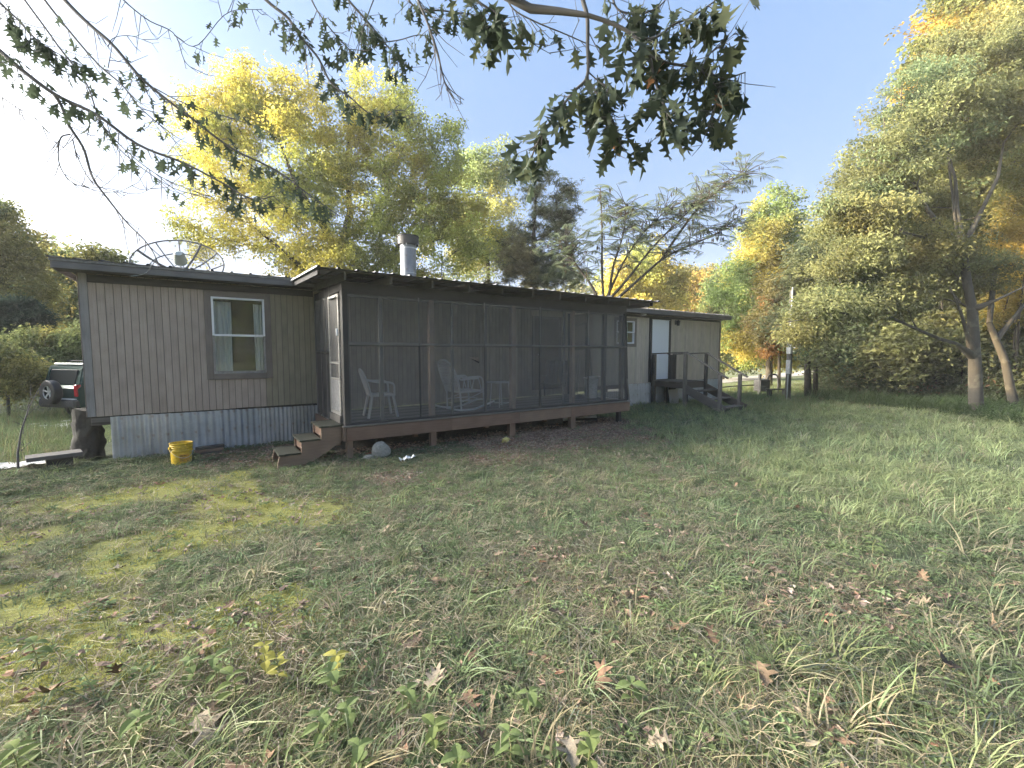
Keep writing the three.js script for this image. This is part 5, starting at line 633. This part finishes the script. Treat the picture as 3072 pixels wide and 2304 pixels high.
const greenT = (x, z) => { const l = lushAt(x, z), n = fbm(x * 1.3, z * 1.3, 31, 3), t = rnd(); if (t < .17 * (1 - .6 * l)) return col(.32, .29, .19, .35); return l * (n + .25) > .42 ? col(.275, .325, .155, .35) : n > .55 ? col(.215, .26, .12, .4) : col(.165, .215, .11, .45); };
function sward(x, z, d, k) {
  const m = mossAt(x, z), li = litterAt(x, z), lu = lushAt(x, z), un = underPorch(x, z), bare = clamp(.9 * m + .85 * li + un), n = fbm(x * 1.5, z * 1.5, 41, 3);
  if (un > .5 && rnd() < .93) return;
  if (rnd() < m * .98) if (rnd() < .25) put('moss', x, z, rr(.7, 1.3) * k, col(.38, .38, .085, .25));
  if (rnd() < bare * .86) { if (rnd() < .04 + .75 * li * (1 - m)) put('litt', x, z, rr(.6, 1.2), litterTone()); else if (rnd() < .5 * (1 - m)) put(rnd() < .5 ? 'straw' : 'clov', x, z, rr(.6, 1.1), col(.2, .17, .115)); return; }
  const t = rnd();
  if (lu > .5 && t < .5) put(rnd() < .35 ? 'c' : 'b', x, z, rr(.7, 1.3) * k, greenT(x, z));
  else if (t < .30 + .3 * (n - .5)) put('a', x, z, rr(.7, 1.4) * k, greenT(x, z));
  else if (t < .50) put('b', x, z, rr(.5, 1.1) * k, greenT(x, z));
  else if (t < .60 - .1 * lu) put('straw', x, z, rr(.7, 1.3) * k, rnd() < .7 ? col(.30, .27, .18, .4) : col(.215, .185, .135, .4));
  else if (t < .78) put('clov', x, z, rr(.7, 1.4) * k, col(.155, .205, .10, .4));
  else if (t < .90) put('weed', x, z, rr(.6, 1.2) * k, col(.165, .225, .10, .4));
  else if (t < .925) put('litt', x, z, rr(.5, 1.1), litterTone());
  else if (t < .948) put('c', x, z, rr(.6, 1.1), greenT(x, z));
  else put('a', x, z, rr(.8, 1.3), greenT(x, z));
}
scatter(15000, .9, 4.2, (x, z, d) => sward(x, z, d, .85));
scatter(21000, 4.2, 9, (x, z, d) => sward(x, z, d, 1));
scatter(21000, 9, 18, (x, z, d) => sward(x, z, d, 1.25));
scatter(12000, 18, 45, (x, z, d) => put('far', x, z, rr(.6, 1.2) * (x > 26 ? .6 : 1), x > 24 ? col(.20, .27, .08) : greenT(x, z)));
scatter(520, 1.6, 11, (x, z) => { if (mossAt(x, z) < .4 && underPorch(x, z) < .1 && litterAt(x, z) < .5 && rnd() < .35 + lushAt(x, z)) put('arch', x, z, rr(.5, 1.25), rnd() < .25 ? col(.34, .31, .19) : col(.23, .31, .16)); });
// deep leaf litter along the porch and by the skirting, taller grass beyond the house corner and round the landing
for (let k = 0; k < 22000; k++) { const x = rr(3.3, 10.8), z = rr(1.5, 5); if (rnd() < 1.8 * litterAt(x, z) * smooth(.2, .5, fbm(x * 2, z * 2, 3, 3)) || (z < 2.6 && rnd() < .25)) put('litt', x, z, rr(.6, 1.1), litterTone()); }
for (let k = 0; k < 1500; k++) { const x = rr(1.2, 3.2), z = rr(.06, 1.9); if (rnd() < litterAt(x, z) && !(x > 2.4 && z > 1.35)) put('litt', x, z, rr(.6, 1.1), litterTone()); }
for (let k = 0; k < 5200; k++) { const x = rr(-9, -.45), z = rr(-12, 2.2); if (x > -.7 && z > -1) continue; const w = smooth(1.2, -.8, z) * smooth(-.3, -1, x); if (rnd() < w) put(rnd() < .3 ? 'stalk' : 'c', x, z, rr(.7, 1.5), rnd() < .3 ? col(.28, .26, .13) : col(.20, .26, .11)); }
for (let k = 0; k < 2600; k++) { const x = rr(15.6, 27), z = rr(-3, 4.5); if (isHouse(x, z) || (x < 15.8 && z < 3)) continue; put(rnd() < .25 ? 'stalk' : 'c', x, z, rr(.7, 1.4), rnd() < .3 ? col(.27, .25, .13) : col(.19, .26, .115)); }
for (let k = 0; k < 700; k++) { const x = rr(3.6, 5.6), z = rr(2.0, 3.3); put(rnd() < .5 ? 'clov' : 'weed', x, z, rr(.8, 1.6), col(.12, .15, .085)); }
for (let k = 0; k < 2600; k++) { const x = rr(-1, 2.4), z = rr(.3, 2.4); if (rnd() < .45 * smooth(2.4, 1.2, z)) put(rnd() < .4 ? 'clov' : rnd() < .5 ? 'weed' : 'a', x, z, rr(.8, 1.5), col(.11, .145, .075)); }
for (let k = 0; k < 420; k++) { const x = rr(.15, 3.0), z = rr(.05, .32); put(rnd() < .5 ? 'a' : rnd() < .6 ? 'weed' : 'b', x, z, rr(.8, 1.5), col(.17, .215, .11)); }
for (const [cx, cz, r] of [[-.1, -.45, .38], [4.0, 2.4, .24], [3.76, 2.48, .16], [1.2, .92, .24], [-.42, .05, .4], [3.52, 2.2, .14], [5.05, 2.2, .14], [6.88, 2.2, .15], [8.62, 2.2, .15]]) for (let k = 0; k < 34; k++) { const a = rr(0, 6.28), q = r * rr(.75, 1.2); put(rnd() < .55 ? 'b' : rnd() < .5 ? 'a' : 'weed', cx + Math.cos(a) * q, cz + Math.sin(a) * q, rr(.6, 1.2), col(.18, .22, .11)); }
{ // wood-edge herbs
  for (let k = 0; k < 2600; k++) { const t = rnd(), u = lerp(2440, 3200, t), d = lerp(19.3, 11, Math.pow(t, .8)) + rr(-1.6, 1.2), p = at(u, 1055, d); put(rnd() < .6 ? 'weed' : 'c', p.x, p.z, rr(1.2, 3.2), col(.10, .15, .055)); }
}
const NAMES = { a: ['short_grass', 'short green lawn grass with dry blades'], b: ['lawn_grass', 'ankle-high lawn grass'], c: ['tall_grass', 'long arching unmown grass'], straw: ['dry_grass', 'dry straw and thatch lying in the lawn'], weed: ['broadleaf_weeds', 'low broad-leaved weeds in the lawn'], clov: ['clover', 'small round-leaved ground cover'], moss: ['moss', 'yellow-green moss carpet'], litt: ['leaf_litter', 'brown leaf litter along the porch and over the lawn'], stalk: ['grass_stalks', 'thin tall grass stalks'], arch: ['arching_grass', 'pale clumps of long arching grass blades in the near lawn'], far: ['far_grass', 'grass of the far lawn'] };
for (const k of Object.keys(bag)) tag(instances(NAMES[k][0], GG[k], k === 'litt' ? M.litter : M.grass, bag[k]), NAMES[k][1], k === 'moss' ? 'moss' : k === 'litt' ? 'fallen leaves' : 'grass', null, 'stuff');
console.log('ground cover', Object.entries(bag).map(([k, v]) => k + ' ' + v.length).join(', '));
{ // larger fallen oak leaves near the camera, one mesh each, lying on the ground
  const gl = [oakLeafGeo(.5, .95, .4), oakLeafGeo(-.6, 1.05, 2), oakLeafGeo(.9, .8, 3.3)]; const hand = [[590, 2250, 5, .2], [830, 2230, 4, .26], [1285, 2045, 3, .17], [1400, 2045, 4, .16], [1790, 2060, 4, .19], [2440, 2170, 4, .17], [2980, 1850, 0, .2], [2890, 2010, 5, .24], [300, 2060, 5, .2], [590, 1905, 2, .15], [1210, 1925, 5, .17], [1700, 1820, 5, .16], [2060, 1870, 1, .17], [2300, 1800, 0, .2], [200, 2010, 0, .26], [1330, 2290, 2, .15], [1720, 2290, 3, .16], [2300, 2050, 0, .18], [590, 2120, 3, .24]];
  const place = (x, z, m, s, lift) => { const w = part('fallen_leaf', gl[Math.floor(rnd() * 3)], fallen[m], ground); w.position.set(x, gy(x, z) + lift, z); w.rotation.set(-Math.PI / 2 + rr(-.5, .5), rr(-.35, .35), rr(0, 6.28), 'YXZ'); w.rotation.y = rr(0, 6.28); w.rotation.z = rr(-.4, .4); w.scale.setScalar(s); };
  for (const [u, v, m, s] of hand) { const d = at(u, v, 1).sub(EYE), t = (.09 - EYE.y) / d.y, p = EYE.clone().addScaledVector(d, t); place(p.x, p.z, m, s * .78, .04); }
  for (let k = 0; k < 150; k++) { const d = rr(1.6, 6.2), a = rr(-.85, .85), x = EYE.x + d * (Math.cos(a) * HF.x + Math.sin(a) * RIGHT.x), z = EYE.z + d * (Math.cos(a) * HF.z + Math.sin(a) * RIGHT.z); if (z < .4) continue; place(x, z, Math.floor(rnd() * 6), rr(.06, .115), rr(.01, .035)); }
}
{ // broad-leaved seedlings in the near grass
  const lf = (b, o, d, s) => { const side = V().crossVectors(d, UPY).normalize(), m = []; for (let j = 0; j <= 4; j++) { const t = j / 4, w = s * .30 * Math.sin(Math.PI * Math.pow(t, .8)) + .0005, c = o.clone().addScaledVector(d, s * t).add(V(0, -s * .3 * t * t, 0)); m.push([c.clone().addScaledVector(side, w).add(V(0, w * .3, 0)), c, c.clone().addScaledVector(side, -w).add(V(0, w * .3, 0))]); } for (let j = 0; j < 4; j++) for (const e of [0, 1]) { b.tri(m[j][e], m[j][e + 1], m[j + 1][e]); b.tri(m[j + 1][e], m[j][e + 1], m[j + 1][e + 1]); } };
  const gm = [leafM({ color: C(.14, .195, .075) }), leafM({ color: C(.165, .215, .075) }), leafM({ color: C(.33, .32, .08) })], stemM = S([.16, .17, .07]);
  const spots = [[1000, 2040, 0, "green seedling just past the yellowing ones, middle of the near grass"], [1045, 2130, 0, "tall green seedling below the grey curled fallen leaf"], [960, 2170, 0, "bushy green seedling between the big brown leaf and the tall seedling"], [1080, 2260, 0, "green seedling at the bottom edge, nearest the tall seedling"], [1300, 2190, 1, "light green three-leaved seedling alone in the middle of the near grass"], [1380, 2280, 0, "green seedling at the bottom edge below the light green three-leaved one"], [1530, 2250, 0, "green seedling at the bottom edge among dry straw"], [1760, 2280, 1, "light green seedling at the bottom edge beside a reddish fallen leaf"], [700, 2060, 1, "light green seedling beside the pale lobed fallen leaf"], [800, 1960, 2, "topmost yellowing seedling in the near grass"], [840, 2000, 2, "middle yellowing seedling in the near grass"], [1010, 1990, 2, "yellowing seedling set apart from the two others"], [640, 2010, 0, "green seedling just beyond the pale lobed fallen leaf"], [560, 1990, 0, "green seedling between the moss patch and the pale lobed fallen leaf"], [110, 1930, 0, "green seedling at the picture edge below the moss patch"], [60, 2280, 1, "light green seedling in the near corner of the picture"], [1580, 2090, 0, "green seedling under a long arching grass blade"], [1900, 2080, 0, "green seedling beside the upright red-brown fallen leaf"], [2800, 1660, 0, "blue-green leafy plant in the tall grass before the wood edge"], [2620, 1640, 0, "blue-green leafy plant beside a long-bladed grass clump"], [160, 1500, 0, "dark green leafy plant at the far rim of the moss patch"], [240, 1540, 0, "low leafy plant on the moss patch itself"], [420, 2170, 0, "green seedling below the curled brown leaf near the corner"], [1220, 2090, 0, "green seedling before the pale curled leaf in the middle"]];
  for (const [u, v, m, label] of spots) {
    const d = at(u, v, 1).sub(EYE), t = (.10 - EYE.y) / d.y, p = EYE.clone().addScaledVector(d, t), y = m === 2; const w = thing('seedling', label, 'plant', [p.x, gy(p.x, p.z), p.z], rr(0, 6.28), y ? 'yellowing seedlings in the near grass' : 'green seedlings in the near grass');
    const st = new MB(), h = rr(.10, .17); st.tube([V(0, 0, 0), V(.01, h * .6, .01), V(.02, h, 0)], [.003, .0025, .002], 5); part('stem', st.geo(), stemM, w);
    for (let r = 0; r < 3; r++) { const n = r === 2 ? 3 : 2, a0 = rr(0, 6.28); for (let k = 0; k < n; k++) { const a = a0 + k * 6.283 / n + rr(-.3, .3), b = new MB(); lf(b, V(.01, h * (.45 + .27 * r), 0), V(Math.cos(a), rr(.05, .4), Math.sin(a)).normalize(), rr(.05, .09)); part('leaf', b.geo(), gm[m], w); } }
  }
}
{ // thin dark sapling and white flower heads beyond the house corner
  const s = thing('dead_sapling', 'thin dark leaning dead sapling standing in the grass before the parked car', 'sapling', [-.76, gy(-.76, .3), .3]); const b = new MB(); b.tube([V(0, -.05, 0), V(-.0, .3, -.05), V(.02, .6, -.2), V(.08, .95, -.4), V(.18, 1.25, -.6)], [.016, .014, .011, .008, .003], 6); for (let k = 0; k < 14; k++) { const y = rr(.3, 1.15), p = V(.02 + y * .06, y, -.4 * y * y), e = p.clone().add(V(rr(-.15, .15), rr(-.02, .2), rr(-.12, .12))); b.tube([p, e], [.005, .002], 4); } part('stem', b.geo(), M.twig, s);
  const heads = [[440, 1110, 1], [560, 1132, 1], [790, 1000, 1], [760, 930, 1], [780, 1090, 1], [690, 965, 1], [820, 890, 1], [850, 1200, 1]]; const hm = S([.72, .74, .66], { side: THREE.DoubleSide });
  const names = ["lowest white flower head before the slab", "white flower head second from the sapling", "larger white flower head close to the stump top", "white flower head leaning over the grass between sapling and stump", "white flower head just below the largest one", "small white flower head highest of the loose row", "topmost white flower head nearest the car", "white flower head low beside the stump base"]; let wi = 0;
  for (const [x, y] of heads) { const q = at(x * 450 / 1866, 1050 + y * 450 / 1866, 11.6 + rr(-.6, .6)), g = gy(q.x, q.z), w = thing('wildflower', names[wi++], 'flower', [q.x, g, q.z], 0, 'white wildflowers by the stump'); const h = Math.max(.15, q.y - g), u = new MB(); part('stalk', new MB().tube([V(0, 0, 0), V(.01, h, 0)], .003, 4).geo(), M.grass, w); for (let k = 0; k < 26; k++) { const a = rr(0, 6.28), r = .085 * Math.sqrt(rnd()); u.leaf(V(Math.cos(a) * r, h + .02 + rr(-.006, .006), Math.sin(a) * r), randDir(V()).setY(.1).normalize(), UPY, .03, .028, .1, .1); } part('flower_head', u.geo(), hm, w); }
}
renderer.render(scene, camera);
